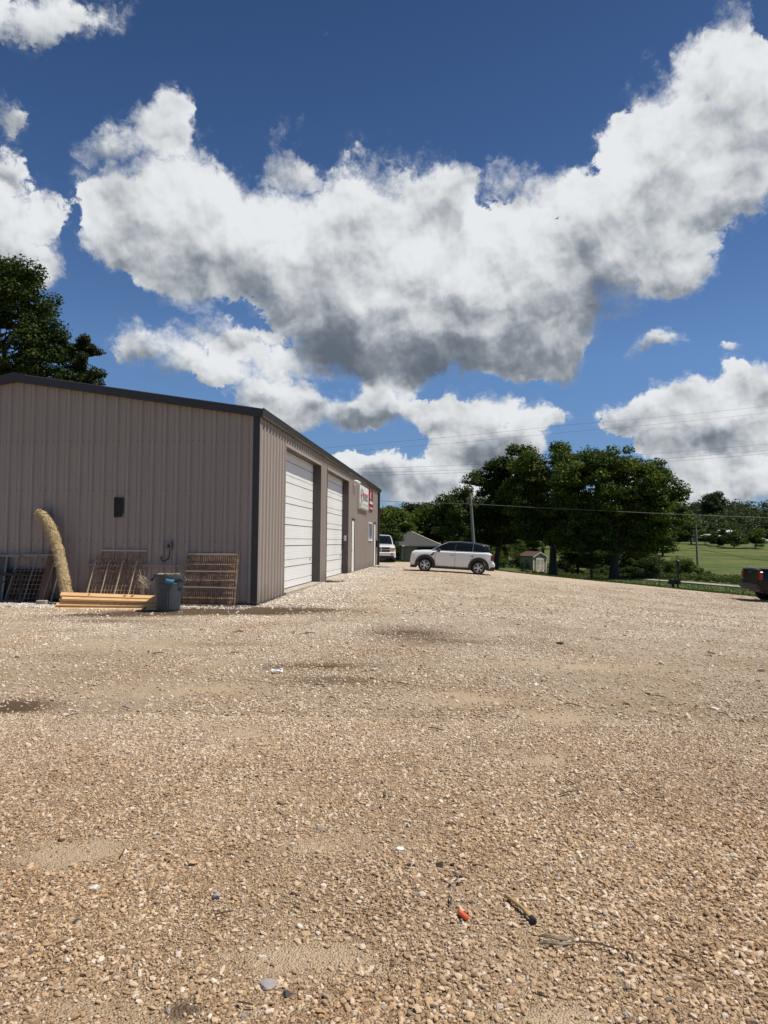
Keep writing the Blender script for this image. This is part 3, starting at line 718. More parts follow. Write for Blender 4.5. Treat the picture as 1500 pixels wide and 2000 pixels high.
MB().box(.051, .054, .25, 1.5, .35, .49).build('lettering', m_sign, s_); MB().box(.051, .054, .25, 1.6, .08, .17).build('lettering', mat('pink_patch', (.70, .50, .48), .5), s_)

l_ = tag(empty('wall_light', BW(.04, 15.45, 4.20), -A_B), 'twin white floodlight high on the door wall', 'light')
MB().box(0, .05, -.08, .08, -.08, .06, bev=.01).build('mounting_plate', m_white, l_)
for q in (-.30, .30):
    h_ = MB().lathe([(.05, -.13), (.085, -.05), (.09, .06), (.08, .07)], 14).build('lamp_head', m_white, l_); h_.rotation_euler = (0, math.radians(112), 0); h_.location = (.17, q, .03)
    MB().tube([(.03, q * .12, 0), (.12, q * .8, .02), (.15, q, .03)], .016).build('arm', m_white, l_)
p_ = BW(-1.3, 21.4); dz = roof_z(-1.3)
d_ = tag(empty('satellite_dish', (p_.x, p_.y, dz + .06), -A_B), 'flat grey satellite antenna on a short mast on the shed roof', 'antenna')
MB().tube([(0, 0, 0), (0, 0, .42), (.03, .03, .55)], .03, 8).build('mast', m_grey, d_)
pn = MB().box(-.32, .32, -.26, .26, -.02, .02, bev=.012).build('panel', mat('dish_grey', (.33, .34, .36), .4), d_); pn.location = (.03, .03, .58); pn.rotation_euler = (math.radians(-8), math.radians(6), .3)
MB().box(-.12, .12, -.12, .12, -.02, .03).build('foot', m_grey, d_)
b_ = tag(empty('letter_box', BW(.05, 24.42, 1.25), -A_B), 'black letter box mounted beside the far white entry door', 'mailbox')
MB().box(0, .17, 0, .42, 0, .36, bev=.012).build('body', m_blackplastic, b_); MB().box(-.01, .185, -.012, .432, .361, .385, bev=.006).build('lid', m_blackplastic, b_)
k_ = tag(empty('keypad_box', BW(-.14, 13.90, 1.60), -A_B), 'small pale box on the dark side of the second overhead doorway', 'control box')
MB().box(0, .10, -.04, .033, 0, .22, bev=.006).build('body', mat('pale_box', (.5, .5, .48), .5), k_); MB().box(.02, .08, -.05, -.041, .05, .17).build('keys', m_grey, k_)
# conduit that loops out of the last jamb
tag(MB().tube([BW(-.05, 13.9, .95), BW(.02, 13.86, .8), BW(.03, 13.84, .55), BW(-.06, 13.86, .38), BW(-.1, 13.9, .30)], .022, 6).build('cable', m_jamb), 'dark cable curling down the side of the second overhead doorway', 'cable')
o_ = tag(empty('outlet_box', BW(-2.09, -.035, 1.37), -A_B), 'grey electrical outlet box with a curled conduit on the shaded wall', 'outlet')
MB().box(-.06, .06, -.08, -.005, -.02, .16, bev=.008).build('cover', mat('outlet_grey', (.20, .19, .18), .45), o_); MB().box(-.03, .03, -.095, -.081, .02, .10).build('socket', m_blackplastic, o_)
MB().tube([(.01, -.045, -.02), (.01, -.05, -.14), (-.02, -.055, -.24), (-.10, -.06, -.30), (-.17, -.06, -.285), (-.20, -.05, -.23), (-.195, -.03, -.18)], .014, 8).build('conduit', m_blackplastic, o_)
# black patch taped to the wall, torn along its edge
pt = MB(); poly = [(-3.500, 2.11), (-3.505, 2.585), (-3.27, 2.58), (-3.262, 2.20), (-3.30, 2.16), (-3.285, 2.115)]
pt.prism(poly, -.052, -.046); pt.v = [BW(*v[:2], v[2]) for v in pt.v]
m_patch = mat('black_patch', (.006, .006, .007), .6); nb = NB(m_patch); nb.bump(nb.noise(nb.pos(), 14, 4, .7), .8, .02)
tag(pt.build('wall_patch', m_patch), 'torn black sheet patch fixed to the shaded ribbed wall', 'patch')

# ================================================================== clutter along the shaded wall
m_rust = mat('rusty_wire', (.20, .13, .085), .6, .4); nb = NB(m_rust); nb.color(nb.ramp(nb.noise(nb.pos(), 9, 4), [(.35, (.28, .13, .065)), (.6, (.58, .42, .28))]))
m_tan = mat('tan_bar', (.55, .44, .31), .5); m_rail = mat('grey_rail', (.30, .28, .27), .5, .5); m_blk = mat('black_steel', (.015, .015, .016), .5, .3)
m_wood = mat('fresh_lumber', rough=.7); nb = NB(m_wood); P = nb.pos()
wv = nb.noise(nb.mapping(P, (1.2, 18, 18)), 3, 6, .6, .3); nb.color(nb.mix(nb.rng(nb.noise(P, 3, 2), .3, .7, 0, .25), nb.ramp(wv, [(.3, (.72, .38, .15)), (.5, (.90, .56, .26)), (.72, (.95, .68, .38))]), (.70, .36, .16)))
m_knot = mat('lumber_mark', (.14, .07, .035), .8)
m_oldwood = mat('old_board', rough=.85); nb = NB(m_oldwood); nb.color(nb.ramp(nb.noise(nb.mapping(nb.pos(), (12, 12, 1)), 2, 6, .6), [(.3, (.085, .05, .032)), (.7, (.19, .12, .08))]))

def leaning(name, x, y, width, height, tilt_deg, label, cat, group=None):
    """root at the foot of something leaning back against the wall; children live in (x along, z up the slope)"""
    r = at(name, x, y); r.rotation_mode = 'XYZ'; r.rotation_euler = (math.radians(-tilt_deg), 0, -A_B)
    return tag(r, label, cat, group)
def grid(mb, w, h, nx, nz, r, y=0., shear=0., x0=0., z0=0.):
    for i in range(nx + 1): x = x0 + w * i / nx; mb.tube([(x, y, z0), (x + shear, y, z0 + h)], r, 4)
    for j in range(nz + 1): z = z0 + h * j / nz; mb.tube([(x0 + shear * j / nz, y + r, z), (x0 + w + shear * j / nz, y + r, z)], r, 4)
# wire shelf unit lying on its side, right of the bin
r = leaning('wire_shelf_rack', -1.66, -.26, 1.3, 1.27, 7, 'rusty wire shelf rack with four tan bars leaning beside the grey bin', 'rack')
mb = MB(); grid(mb, 1.22, 1.22, 24, 1, .007, 0., .02); mb.build('wire_grid', m_rust, r)
mb = MB(); grid(mb, 1.22, 1.24, 3, 12, .0075, .06, .02); mb.build('wire_grid', m_rust, r)
for j, z in enumerate((.02, .43, .80, 1.20)):
    MB().box(-.03 + .03 * j, 1.22 + (.0 if j else .1), -.05, -.02, z - .012, z + .018).build('shelf_bar', m_tan if j else m_rail, r)
    mb = MB()
    if j < 3:
        for q in range(26): mb.tube([(.02 + q * .045, -.03, z + .02), (.03 + q * .045, -.06, z + .20)], .0065, 4)
        mb.tube([(0, -.055, z + .16), (1.25, -.055, z + .16)], .007, 4)
        mb.build('fence_wires', m_rust, r)
MB().tube([(-.16, 0, 0), (.0, .02, 1.15)], .008, 5).build('upright', m_rust, r); MB().tube([(1.24, 0, 0), (1.27, .02, 1.25)], .007, 5).build('upright', m_rust, r)
# pallet-like wire grids leaning behind the lumber
r = leaning('wire_grid_rack', -4.06, -.42, 1.25, 1.2, 13, 'rusty wire grid with four hooked posts leaning behind the lumber', 'rack')
mb = MB(); grid(mb, 1.19, 1.15, 15, 10, .008, .03, .14); mb.build('wire_grid', m_rust, r)
for j in range(4):
    x = .11 + j * .34; MB().tube([(x - .03, -.02, 0), (x + .10, -.02, .98), (x + .11, .0, 1.04), (x + .13, .04, 1.05)], .014, 6).build('post', m_tan, r)
for z in (.22, .46, .80): MB().tube([(.10, .05, z), (1.2, .05, z)], .007, 5).build('cross_wire', m_rust, r)
r = leaning('wire_grid_rack', -3.86, -.22, 1.25, 1.25, 8, 'brown wire panel with a tan top bar standing directly behind the hooked posts', 'rack')
mb = MB(); grid(mb, 1.12, 1.25, 12, 9, .007, 0, .06); mb.build('wire_grid', m_rust, r); MB().box(.08, 1.22, -.02, .01, 1.25, 1.285).build('top_bar', m_tan, r)
# perforated rails
def rail(x0, x1, z, y, lab):
    r = tag(empty('steel_rail', BW(x0, y, z), -A_B), lab, 'rail'); L_ = x1 - x0
    MB().box(0, L_, -.015, .015, -.022, .022).build('rail', m_rail, r)
    mb = MB(); q = .06
    while q < L_ - .04: mb.box(q, q + .02, -.0165, -.0155, -.008, .008); q += .09
    mb.build('holes', m_dark, r)['kind'] = 'stuff'
    for q in (.05, L_ - .05): MB().box(q - .012, q + .012, .016, -y - .002, -z + .04 if False else -.02, .02).build('bracket', m_blk, r)
rail(-4.14, -1.62, .965, -.11, 'long perforated steel rail behind the wire racks and bin')
rail(-7.4, -5.05, 1.16, -.14, 'perforated steel rail along the top of the leaning frames at far left')
# frames, mesh and black table frame at the far left
r = leaning('mesh_frame', -5.93, -.42, 1.2, 1.2, 12, 'grey framed mesh screen leaning against the wall left of the brown board', 'screen')
mb = MB(); grid(mb, .92, 1.1, 9, 10, .005, .02, .17); mb.build('mesh', m_rust, r)
for x in (-.04, .42, .90): MB().tube([(x, 0, 0), (x + .19, 0, 1.16)], .017, 5).build('frame_bar', m_rail, r)
MB().tube([(.15, 0, 1.16), (1.09, 0, 1.16)], .017, 5).build('frame_bar', m_rail, r)
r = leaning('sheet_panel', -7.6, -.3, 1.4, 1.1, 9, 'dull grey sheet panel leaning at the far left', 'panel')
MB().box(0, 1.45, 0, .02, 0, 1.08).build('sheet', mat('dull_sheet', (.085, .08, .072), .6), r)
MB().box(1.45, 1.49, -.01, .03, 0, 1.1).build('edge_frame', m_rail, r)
r = at('black_stand', -6.95, -.62); tag(r, 'low black steel frame with diagonal braces at the far left', 'frame')
mb = MB(); mb.box(-.9, 1.55, -.02, .02, .66, .71); mb.build('top_bar', m_blk, r)
for x in (-.85, .58, 1.50): MB().box(x - .02, x + .02, -.02, .02, 0, .66).build('leg', m_blk, r)
for x in (-.85, .58, 1.50): MB().box(x - .02, x + .02, .33, .37, 0, .66).build('leg', m_blk, r)
MB().box(-.9, 1.55, .33, .37, .66, .70).build('top_bar', m_blk, r)
MB().tube([(.6, -.0, .08), (1.48, 0, .88)], .012, 5).build('brace', m_blk, r); MB().box(-.9, 1.55, -.02, .02, .06, .10).build('lower_bar', m_blk, r)
mb = MB(); mb.box(-.9, 1.5, .04, .30, .0, .05); mb.build('lower_shelf', m_blk, r)
r = leaning('shade_sheet', -6.9, -.24, 1.6, .95, 7, 'added black sheet standing in for the deep shade behind the low black frame', 'sheet')  # black sheet added to paint the deep shade under the leaning frames
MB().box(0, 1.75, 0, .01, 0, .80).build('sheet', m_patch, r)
r = leaning('wire_basket', -7.0, -.75, .4, .8, 10, 'white wire basket piece standing at the left edge', 'basket')
mb = MB()
for i in range(9): mb.tube([(.02 + i * .055, 0, .55), (.045 + i * .055, 0, .82), (.05 + i * .055, .12, .84)], .006, 4)
mb.tube([(0, 0, .82), (.52, 0, .82)], .008, 4); mb.tube([(0, 0, .66), (.5, 0, .66)], .006, 4); mb.tube([(0, 0, .55), (.48, 0, .55)], .006, 4); mb.build('basket_wires', m_white, r)
mb = MB(); mb.tube([(.08, 0, .55), (.24, 0, .32), (.42, 0, 0)], .01, 4); mb.tube([(.36, 0, .55), (.24, 0, .32), (.10, 0, 0)], .01, 4); mb.build('legs', m_rail, r)
# stone block, brown board
r = at('stone_block', -4.84, -.72, None, .05); tag(r, 'pale concrete block on the gravel before the mesh screen', 'block')
MB().box(-.12, .12, -.07, .07, -.01, .10, bev=.012).build('block', m_conc, r)
bl = leaning('wood_board', -5.16, -.42, .25, 1.4, 12, 'wide brown weathered board leaning behind the straw roll', 'board')
MB().prism([(0, 0), (.24, 0), (.36, 1.42), (.13, 1.42)], 0, .045).build('board', m_oldwood, bl)
MB().tube([(.34, 0, .0), (.46, 0, .95)], .016, 5).build('rod', m_rail, bl)

# straw wattle
m_straw = mat('straw', rough=.9); nb = NB(m_straw); P = nb.pos(); sv = nb.noise(nb.mapping(P, (30, 30, 30)), 2.4, 5, .7, 1.5)
nb.color(nb.ramp(sv, [(.34, (.26, .16, .06)), (.44, (.62, .44, .20)), (.56, (.90, .71, .41)), (.7, (.96, .85, .60))])); nb.bump(sv, 1., .03)
r = tag(empty('straw_roll', BW(-4.30, -.62, gz(-4.3, -.62)), -A_B), 'bent straw erosion roll in netting leaning against the shed wall', 'straw roll')
path = [(-1.02, .42, 2.13), (-.90, .40, 2.10), (-.74, .36, 1.93), (-.55, .30, 1.62), (-.40, .24, 1.30), (-.26, .16, .95), (-.12, .08, .55), (-.02, .02, .25), (0, 0, .0)]
pp = []
for i in range(len(path) - 1):
    for t in np.linspace(0, 1, 5, endpoint=False): pp.append(Vector(path[i]).lerp(Vector(path[i + 1]), t))
pp.append(Vector(path[-1]))
for _ in range(2): pp = [pp[0]] + [(pp[i - 1] + pp[i] * 2 + pp[i + 1]) / 4 for i in range(1, len(pp) - 1)] + [pp[-1]]
rad = [.118 + .006 * math.sin(i * 1.3) + random.uniform(-.006, .006) for i in range(len(pp))]; rad[0] = .08; rad[1] = .11
MB().tube(pp, rad, 18).build('roll', m_straw, r)
nt_ = MB()
for s_ in (-1, 1):
    for k in range(7):
        pts = []
        for j in range(len(pp) * 3 - 2):
            i0 = min(j // 3, len(pp) - 2); f_ = (j - 3 * i0) / 3; c = pp[i0].lerp(pp[i0 + 1], f_); ax = (pp[i0 + 1] - pp[i0]).normalized(); u = ax.cross(Vector((0, 1, 0))).normalized(); w = ax.cross(u)
            q = k * 2 * PI / 7 + s_ * j * .16; pts.append(c + (u * math.cos(q) + w * math.sin(q)) * (rad[i0] + .006))
        nt_.tube(pts, .0045, 3)
nt_.build('netting', m_tan, r)
V = []; F_ = []
for i in range(4200):
    k = random.randrange(len(pp) - 1); c = pp[k].lerp(pp[k + 1], random.random()); ax = (pp[k + 1] - pp[k]).normalized()
    n_ = Vector((random.gauss(0, 1), random.gauss(0, 1), random.gauss(0, 1))); n_ = (n_ - ax * n_.dot(ax)).normalized()
    tng = (ax.cross(n_) * random.gauss(0, 1) + ax * random.gauss(0, .8) + n_ * random.gauss(0, .22)).normalized()
    L_ = random.uniform(.04, .12); w = random.uniform(.003, .0065); p = c + n_ * (rad[k] + random.uniform(-.008, .012)); s2 = tng.cross(n_).normalized() * w
    o = len(V); V += [tuple(p - tng * L_ / 2 - s2), tuple(p - tng * L_ / 2 + s2), tuple(p + tng * L_ / 2 + s2 + n_ * random.uniform(0, .01)), tuple(p + tng * L_ / 2 - s2)]; F_.append((o, o + 1, o + 2, o + 3))
st = MB().add(V, F_).build('straw_fibres', m_straw, r); st['kind'] = 'stuff'

# lumber pile: each board is a thing
def board(x0, y0, z0, x1, y1, z1, h, w, label, marks=(), roll=0.):
    """board from one end to the other, at the shed frame's coordinates"""
    a = BW(x0, y0, z0 + gz(x0, y0)); b = BW(x1, y1, z1 + gz(x1, y1)); d = b - a
    r = tag(empty('lumber_board', a), label, 'board', 'boards in the lumber pile by the shed wall'); r.rotation_mode = 'XYZ'
    r.rotation_euler = (math.radians(-roll), -math.atan2(d.z, math.hypot(d.x, d.y)), math.atan2(d.y, d.x))
    MB().box(0, d.length, 0, w, 0, h, bev=.005).build('board', m_wood, r)
    if marks:
        mb = MB()
        for q, s_ in marks: mb.prism([(q, h * .25), (q + s_, h * .25), (q + s_ * 1.6, h * .8), (q + s_ * .7, h * .8)], -.003, -.001)
        mb.build('stain', m_knot, r)
Y0 = -1.42
board(-4.16, Y0, .0, -1.8, Y0 + .14, .0, .080, .10, 'lowest front board of the lumber pile, tilted back on the gravel', [(.12, .02), (2.0, .05)], 42)
board(-4.12, Y0 + .025, .076, -1.8, Y0 + .165, .074, .075, .10, 'second board up in the lumber pile with nail marks', [(1.0, .012), (1.15, .01), (1.3, .012), (1.45, .01), (1.6, .012), (1.75, .01)], 42)
board(-4.10, Y0 + .13, .150, -1.8, Y0 + .27, .135, .06, .10, 'darker middle board of the lumber pile, third from the ground', [(.16, .03)], 0)
board(-4.00, Y0 + .05, .212, -1.75, Y0 + .17, .170, .080, .10, 'fourth board up, sloping over the middle of the lumber pile', (), 40)
board(-4.06, Y0 + .085, .288, -1.7, Y0 + .21, .232, .095, .06, 'topmost board of the lumber pile with dark knots', [(.62, .03), (1.42, .04), (1.58, .05)], 42)
board(-4.20, Y0 + .30, .005, -2.0, Y0 + .40, .005, .10, .14, 'back board on the gravel behind the front of the lumber pile')
board(-4.14, Y0 + .31, .107, -2.0, Y0 + .41, .105, .10, .14, 'rear board resting on the back board of the lumber pile')

# bin
m_bin = mat('bin_plastic', (.062, .075, .088), .42); nb = NB(m_bin); nb.color(nb.mix(nb.rng(nb.noise(nb.pos(), 7, 5, .7), .5, .75, 0, .6), (.062, .076, .088), (.03, .036, .04)))
r = at('trash_bin', -1.53, -1.42, None, -.1); tag(r, 'round dark grey plastic bin with a blue label and side handle', 'bin')
H = .80
mb = MB(); prof = [(.235, 0), (.245, .03), (.262, .3), (.285, .66), (.290, .68), (.312, .69), (.318, .74), (.322, .79), (.318, .80), (.30, .80), (.295, .78), (.28, .60), (.25, .06), (.0, .05)]
mb.lathe(prof, 40, caps=False); mb.add([(.235 * math.cos(q), .235 * math.sin(q), 0) for q in np.linspace(0, 2 * PI, 24, endpoint=False)], [tuple(range(24))]); mb.build('body', m_bin, r)
mb = MB()   # raised panels around the drum and the venting rib
for q0 in (-2.05, -1.0):
    a_ = np.linspace(q0, q0 + .9, 12)
    mb.add([((.241 + .063 * z + .006) * math.cos(a), (.241 + .063 * z + .006) * math.sin(a), z) for z in (.05, .60) for a in a_], [(i, i + 1, 13 + i, 12 + i) for i in range(11)], True)
    for e in (0, 11): mb.tube([((.243 + .05 * z + .006) * math.cos(a_[e]), (.243 + .05 * z + .006) * math.sin(a_[e]), z) for z in (.05, .3, .60)], .009, 6)
    mb.tube([((.243 + .03 + .006) * math.cos(a), (.273 + .006) * math.sin(a), .60) for a in a_], .010, 6)
mb.build('body_panels', m_bin, r)
for q in (0.05, PI + .25):
    c_ = Vector((math.cos(q), math.sin(q), 0)); t_ = Vector((-c_.y, c_.x, 0))
    MB().tube([c_ * .30 + t_ * -.09 + Vector((0, 0, .72)), c_ * .355 + t_ * -.08 + Vector((0, 0, .68)), c_ * .365 + Vector((0, 0, .645)), c_ * .355 + t_ * .08 + Vector((0, 0, .68)), c_ * .30 + t_ * .09 + Vector((0, 0, .72))], .017, 8).build('handle', m_bin, r)
a_ = np.linspace(-1.30, -.72, 9); mb = MB()
mb.add([((.306 + (z - .60) * .12) * math.cos(a), (.306 + (z - .60) * .12) * math.sin(a), z + .01 * math.sin(a * 9)) for z in (.60, .65, .70) for a in a_], [(j * 9 + i, j * 9 + i + 1, j * 9 + 10 + i, j * 9 + 9 + i) for j in range(2) for i in range(8)], True)
lb = mb.build('label_tape', mat('blue_tape', (.05, .22, .36), .7), r); md = lb.modifiers.new('s', 'SOLIDIFY'); md.thickness = .003
mb = MB()
for i in range(26):
    q = random.uniform(0, 6.28); rr = random.uniform(0, .26); a = random.uniform(0, 6.28); L_ = random.uniform(.05, .16)
    c_ = Vector((rr * math.cos(q), rr * math.sin(q), .80)); mb.tube([c_ - Vector((math.cos(a), math.sin(a), .15)) * L_ / 2, c_ + Vector((math.cos(a), math.sin(a), .2)) * L_ / 2], .006, 4)
br_ = tag(mb.build('dry_brush', m_straw), 'dry twigs and straw heaped in the top of the grey bin', 'brush', kind='stuff'); br_.location = r.location; br_.rotation_euler = r.rotation_euler
mb = MB(); MB_ = mb.lathe([(.0, .74), (.296, .745)], 28, caps=False); rb = mb.build('rubbish_fill', m_oldwood, r)
# straw tuft between rack and bin
mb = MB(); b0 = BW(-2.32, -.95, .0)
for i in range(90):
    c_ = Vector((b0.x + random.gauss(0, .05), b0.y + random.gauss(0, .03), .60 + random.gauss(0, .09))); t_ = Vector((random.gauss(0, 1), random.gauss(0, .5), random.gauss(0, 1))).normalized() * random.uniform(.03, .09)
    mb.tube([c_ - t_, c_ + t_], .003, 3)
mb.tube([b0 + Vector((-.12, .1, .9)), b0 + Vector((0, 0, .62)), b0 + Vector((.05, -.02, .05))], .006, 4)
tag(mb.build('dry_weed', m_tan), 'tan dried weed poking up left of the grey bin', 'weed')
# grey flat strip by the corner
r = at('metal_strip', -.62, -.22, None, 0); tag(r, 'flat grey metal strip on the ground at the shed corner', 'strip')
MB().box(0, .55, -.04, .04, 0, .02, bev=.004).build('strip', m_grey, r)
# broken concrete at the pier between the overhead doors, weed tuft by the wall
def rock(name, x, y, z, sx, sy, sz, m, label, cat, seed, rz=0., group=None):
    bm = bmesh.new(); bmesh.ops.create_icosphere(bm, subdivisions=3, radius=.5); rr = random.Random(seed)
    pl = [(Vector((rr.gauss(0, 1), rr.gauss(0, 1), rr.gauss(0, 1))).normalized(), rr.uniform(.26, .4)) for _ in range(9)]
    for v in bm.verts:
        for n_, d_ in pl:
            e_ = v.co.dot(n_) - d_
            if e_ > 0: v.co -= n_ * e_
        v.co *= 1 + rr.gauss(0, .02); v.co = Vector((v.co.x * sx / .75, v.co.y * sy / .75, v.co.z * sz / .75))
    me = bpy.data.meshes.new(name); bm.to_mesh(me); bm.free(); me.materials.append(m)
    o = bpy.data.objects.new(name, me); COL.objects.link(o); o.location = (x, y, z + sz * .35); o.rotation_euler = (0, 0, rz); return tag(o, label, cat, group)
p = BW(.42, 8.35); rock('concrete_chunk', p.x, p.y, zg(p.x, p.y), .55, .42, .16, m_conc, 'broken concrete lump at the foot of the pier between overhead doors', 'rubble', 4, .4)
p = BW(.75, 8.75); rock('concrete_chunk', p.x, p.y, zg(p.x, p.y), .40, .34, .10, m_conc, 'smaller flat concrete piece before the second overhead door', 'rubble', 9, 1.0)

# ================================================================== small litter on the gravel
m_drk = mat('dark_clod', (.045, .033, .024), .95); m_rockdark = mat('dark_stone', (.05, .055, .065), .8); m_wst = mat('white_stone', (.74, .72, .68), .8); m_grs = mat('grey_stone', (.33, .30, .29), .85)
m_bark = mat('bark_strip', rough=.9); nb = NB(m_bark); nb.color(nb.ramp(nb.noise(nb.mapping(nb.pos(), (4, 40, 10)), 3, 4), [(.35, (.09, .06, .045)), (.6, (.34, .27, .20))]))
LIT = [('white_stone', .098, 3.74, .045, .03, .025, m_wst, 'bright white stone lying alone left of the dark clods'),
 ('dirt_clod', .138, 3.55, .035, .03, .02, m_drk, 'small brown clod, leftmost of the three near the sand patch'),
 ('dirt_clod', .290, 3.56, .055, .035, .028, m_drk, 'largest dark clod beside the bark pieces'),
 ('dirt_clod', .355, 3.57, .030, .022, .018, m_drk, 'small dark clod right of the largest clod'),
 ('dirt_clod', .845, 3.88, .055, .04, .022, m_drk, 'flat dark clod farther back, right of centre'),
 ('dark_stone', -1.265, 3.03, .035, .03, .018, m_rockdark, 'dark slate stone in the left foreground'),
 ('dark_stone', -.325, 2.56, .032, .028, .022, m_rockdark, 'black stone beside the pale round stone in the foreground'),
 ('pale_stone', -.40, 2.61, .07, .05, .03, m_grs, 'pale grey rounded stone in the foreground'),
 ('pale_stone', -1.30, 3.31, .05, .05, .035, m_wst, 'pale chunky stone left of the sand patch'),
 ('pale_stone', -.73, 3.24, .05, .035, .03, m_grs, 'grey pink stone casting a shadow in the left middle ground'),
 ('dark_stone', 2.85, 11.5, .12, .10, .06, m_rockdark, 'single dark stone out on the open gravel'),
 ('dark_stone', .36, 2.24, .06, .04, .012, m_blackplastic, 'flat black scrap at the bottom edge')]
for i, (nm, x, y, a, b, c_, m_, lab) in enumerate(LIT): rock(nm, x, y, zg(x, y) - .1 * c_, a * .82, b * .82, c_ * .85, m_, lab, 'stone' if 'scrap' not in lab else 'scrap', 40 + i, i * .9)
x, y = .352, 3.08; z = zg(x, y) + .014
r = tag(empty('orange_cap', (x, y, z), math.radians(118)), 'small orange plastic cap lying on the gravel', 'cap')
mb = MB().lathe([(.004, -.03), (.0095, -.028), (.0115, -.02), (.0105, .022), (.008, .028), (.004, .030)], 16); o = mb.build('body', mat('orange_plastic', (.85, .13, .05), .35), r); o.rotation_euler = (0, PI / 2, 0)
MB().lathe([(.0075, .030), (.0075, .033)], 12).build('end_ring', m_blackplastic, r).rotation_euler = (0, PI / 2, 0)
r = tag(empty('broken_handle', (.615, 3.13, zg(.6, 3.1) + .016), 0), 'broken tan wooden stick with a black end on the gravel', 'stick')
MB().tube([(-.055, .11, .006), (-.025, .05, .006), (0, 0, .004), (.02, -.065, 0)], .0085, 10).build('handle', mat('tan_stick', (.42, .29, .13), .6), r)
MB().tube([(.02, -.065, 0), (.028, -.088, -.001), (.026, -.10, -.002)], [.0085, .014, .013], 10).build('end_cap', m_blackplastic, r)
for i, (x, y, L_, a, lab) in enumerate([(.70, 2.905, .13, -.12, 'upper grey bark strip below the tan stick'), (.70, 2.865, .15, .05, 'lower curled grey bark strip below the tan stick'), (.37, 3.44, .07, -.5, 'short dark bark piece beside the largest clod'), (.335, 3.37, .06, 1.1, 'pale splinter of wood above the orange cap'), (.375, 3.38, .055, .9, 'second pale splinter nearest the dark bark piece')]):
    mb = MB(); n_ = 7
    pts = [(L_ * (k / (n_ - 1) - .5), .004 * math.sin(k * 1.3 + i), .004 + .003 * math.sin(k)) for k in range(n_)]
    mb.tube(pts, [.003] + [.0065] * (n_ - 2) + [.002], 5); o = mb.build('bark_strip', m_bark if i < 3 else m_tan); o.location = (x, y, zg(x, y) + .016); o.rotation_euler = (0, 0, a); tag(o, lab, 'bark')
# white torn ring of plastic
x, y = -1.27, 8.62; r = tag(empty('plastic_ring', (x, y, zg(x, y) + .02), .3), 'white crumpled plastic ring on the damp gravel', 'litter')
mb = MB(); ring = [(.062 * math.cos(q), .05 * math.sin(q), .01 + .01 * math.sin(3 * q)) for q in np.linspace(0, 2 * PI, 20, endpoint=False)]; mb.tube(ring, .014, 6, closed=True); mb.build('ring', m_white, r)
# twigs
m_twig = mat('twig', (.075, .05, .035), .9)
for i in range(34):
    yy = random.uniform(2.3, 13) if i > 8 else random.uniform(2.3, 5); xx = random.uniform(-.5, .5) * yy; a = random.uniform(0, PI); L_ = random.uniform(.04, .12) * (1 + yy * .08)
    mb = MB(); mb.tube([(-L_ / 2, 0, 0), (0, random.uniform(-.01, .01), .006), (L_ / 2, 0, 0)], .0028 + yy * .0003, 4); o = mb.build('twig', m_twig); o.location = (xx, yy, zg(xx, yy) + .018); o.rotation_euler = (0, 0, a)
    tag(o, 'thin dark twig lying loose on the gravel', 'twig', 'loose twigs on the gravel')

# ================================================================== vehicles
def car_paint(name, col, rough=.25, metal=0.): return mat(name, col, rough, metal, Coat_Weight=.5, Coat_Roughness=.08)
m_tyre = mat('tyre_rubber', (.014, .014, .014), .85); m_clad = mat('black_cladding', (.022, .022, .024), .6)
m_carglass = mat('car_glass', (.006, .007, .008), .06, Specular_IOR_Level=.35); m_chrome = mat('chrome', (.75, .75, .76), .12, 1.)
m_alloy = mat('alloy', (.75, .75, .76), .3, .5); m_redlens = mat('red_lens', (.22, .006, .008), .15); m_clearlens = mat('clear_lens', (.75, .76, .78), .08, .2)
m_amber = mat('amber_lens', (.60, .42, .15), .15)
def wheel(parent, x, y, r, w, spokes, rim_m, side, rr=.66):
    """tyre + rim; axis along the car's y"""
    e = empty('wheel', (x, y, r)); e.parent = parent
    prof = [(r * rr, -w / 2), (r * .86, -w / 2), (r * .96, -w * .46), (r, -w * .3), (r, w * .3), (r * .96, w * .46), (r * .86, w / 2), (r * rr, w / 2)]
    MB().lathe(prof, 36, axis='y', caps=False).build('tyre', m_tyre, e)
    mb = MB(); R_ = r * rr * 1.01; yo = side * w * .42
    for i in range(36):
        pass
    mb.lathe([(R_, yo - side * .05), (R_, yo), (R_ * .93, yo + side * .004), (R_ * .90, yo - side * .03)], 36, axis='y', caps=False)
    for k in range(spokes):
        q = 2 * PI * k / spokes
        for dq in ((-.16, .16) if spokes <= 6 else (0,)):
            a0 = q + dq * .3; a1 = q + dq * 1.3; hw = .055 * R_
            p0 = Vector((math.cos(a0) * R_ * .16, 0, math.sin(a0) * R_ * .16)); p1 = Vector((math.cos(a1) * R_ * .94, 0, math.sin(a1) * R_ * .94)); t = (p1 - p0).normalized(); n_ = Vector((-t.z, 0, t.x)) * hw
            vs = []
            for yy in (yo - side * .006, yo - side * .03):
                for p_, s_ in ((p0, -1), (p0, 1), (p1, 1.15), (p1, -1.15)): vs.append((p_.x + n_.x * s_, yy, p_.z + n_.z * s_))
            mb.add(vs, [(0, 1, 2, 3), (4, 7, 6, 5), (0, 4, 5, 1), (1, 5, 6, 2), (2, 6, 7, 3), (3, 7, 4, 0)])
    mb.lathe([(0.001, yo), (R_ * .2, yo - side * .003), (R_ * .22, yo - side * .03)], 16, axis='y', caps=False)
    mb.build('rim', rim_m, e)
    MB().lathe([(R_ * .985, yo - side * .075), (.001, yo - side * .075)], 30, axis='y', caps=False).build('brake_disc', m_clad, e)
    return e
def arch_z(x, wheels, base, rad, zc):
    z = base
    for wx in wheels:
        d = abs(x - wx)
        if d < rad: z = max(z, zc + math.sqrt(rad * rad - d * d))
    return z
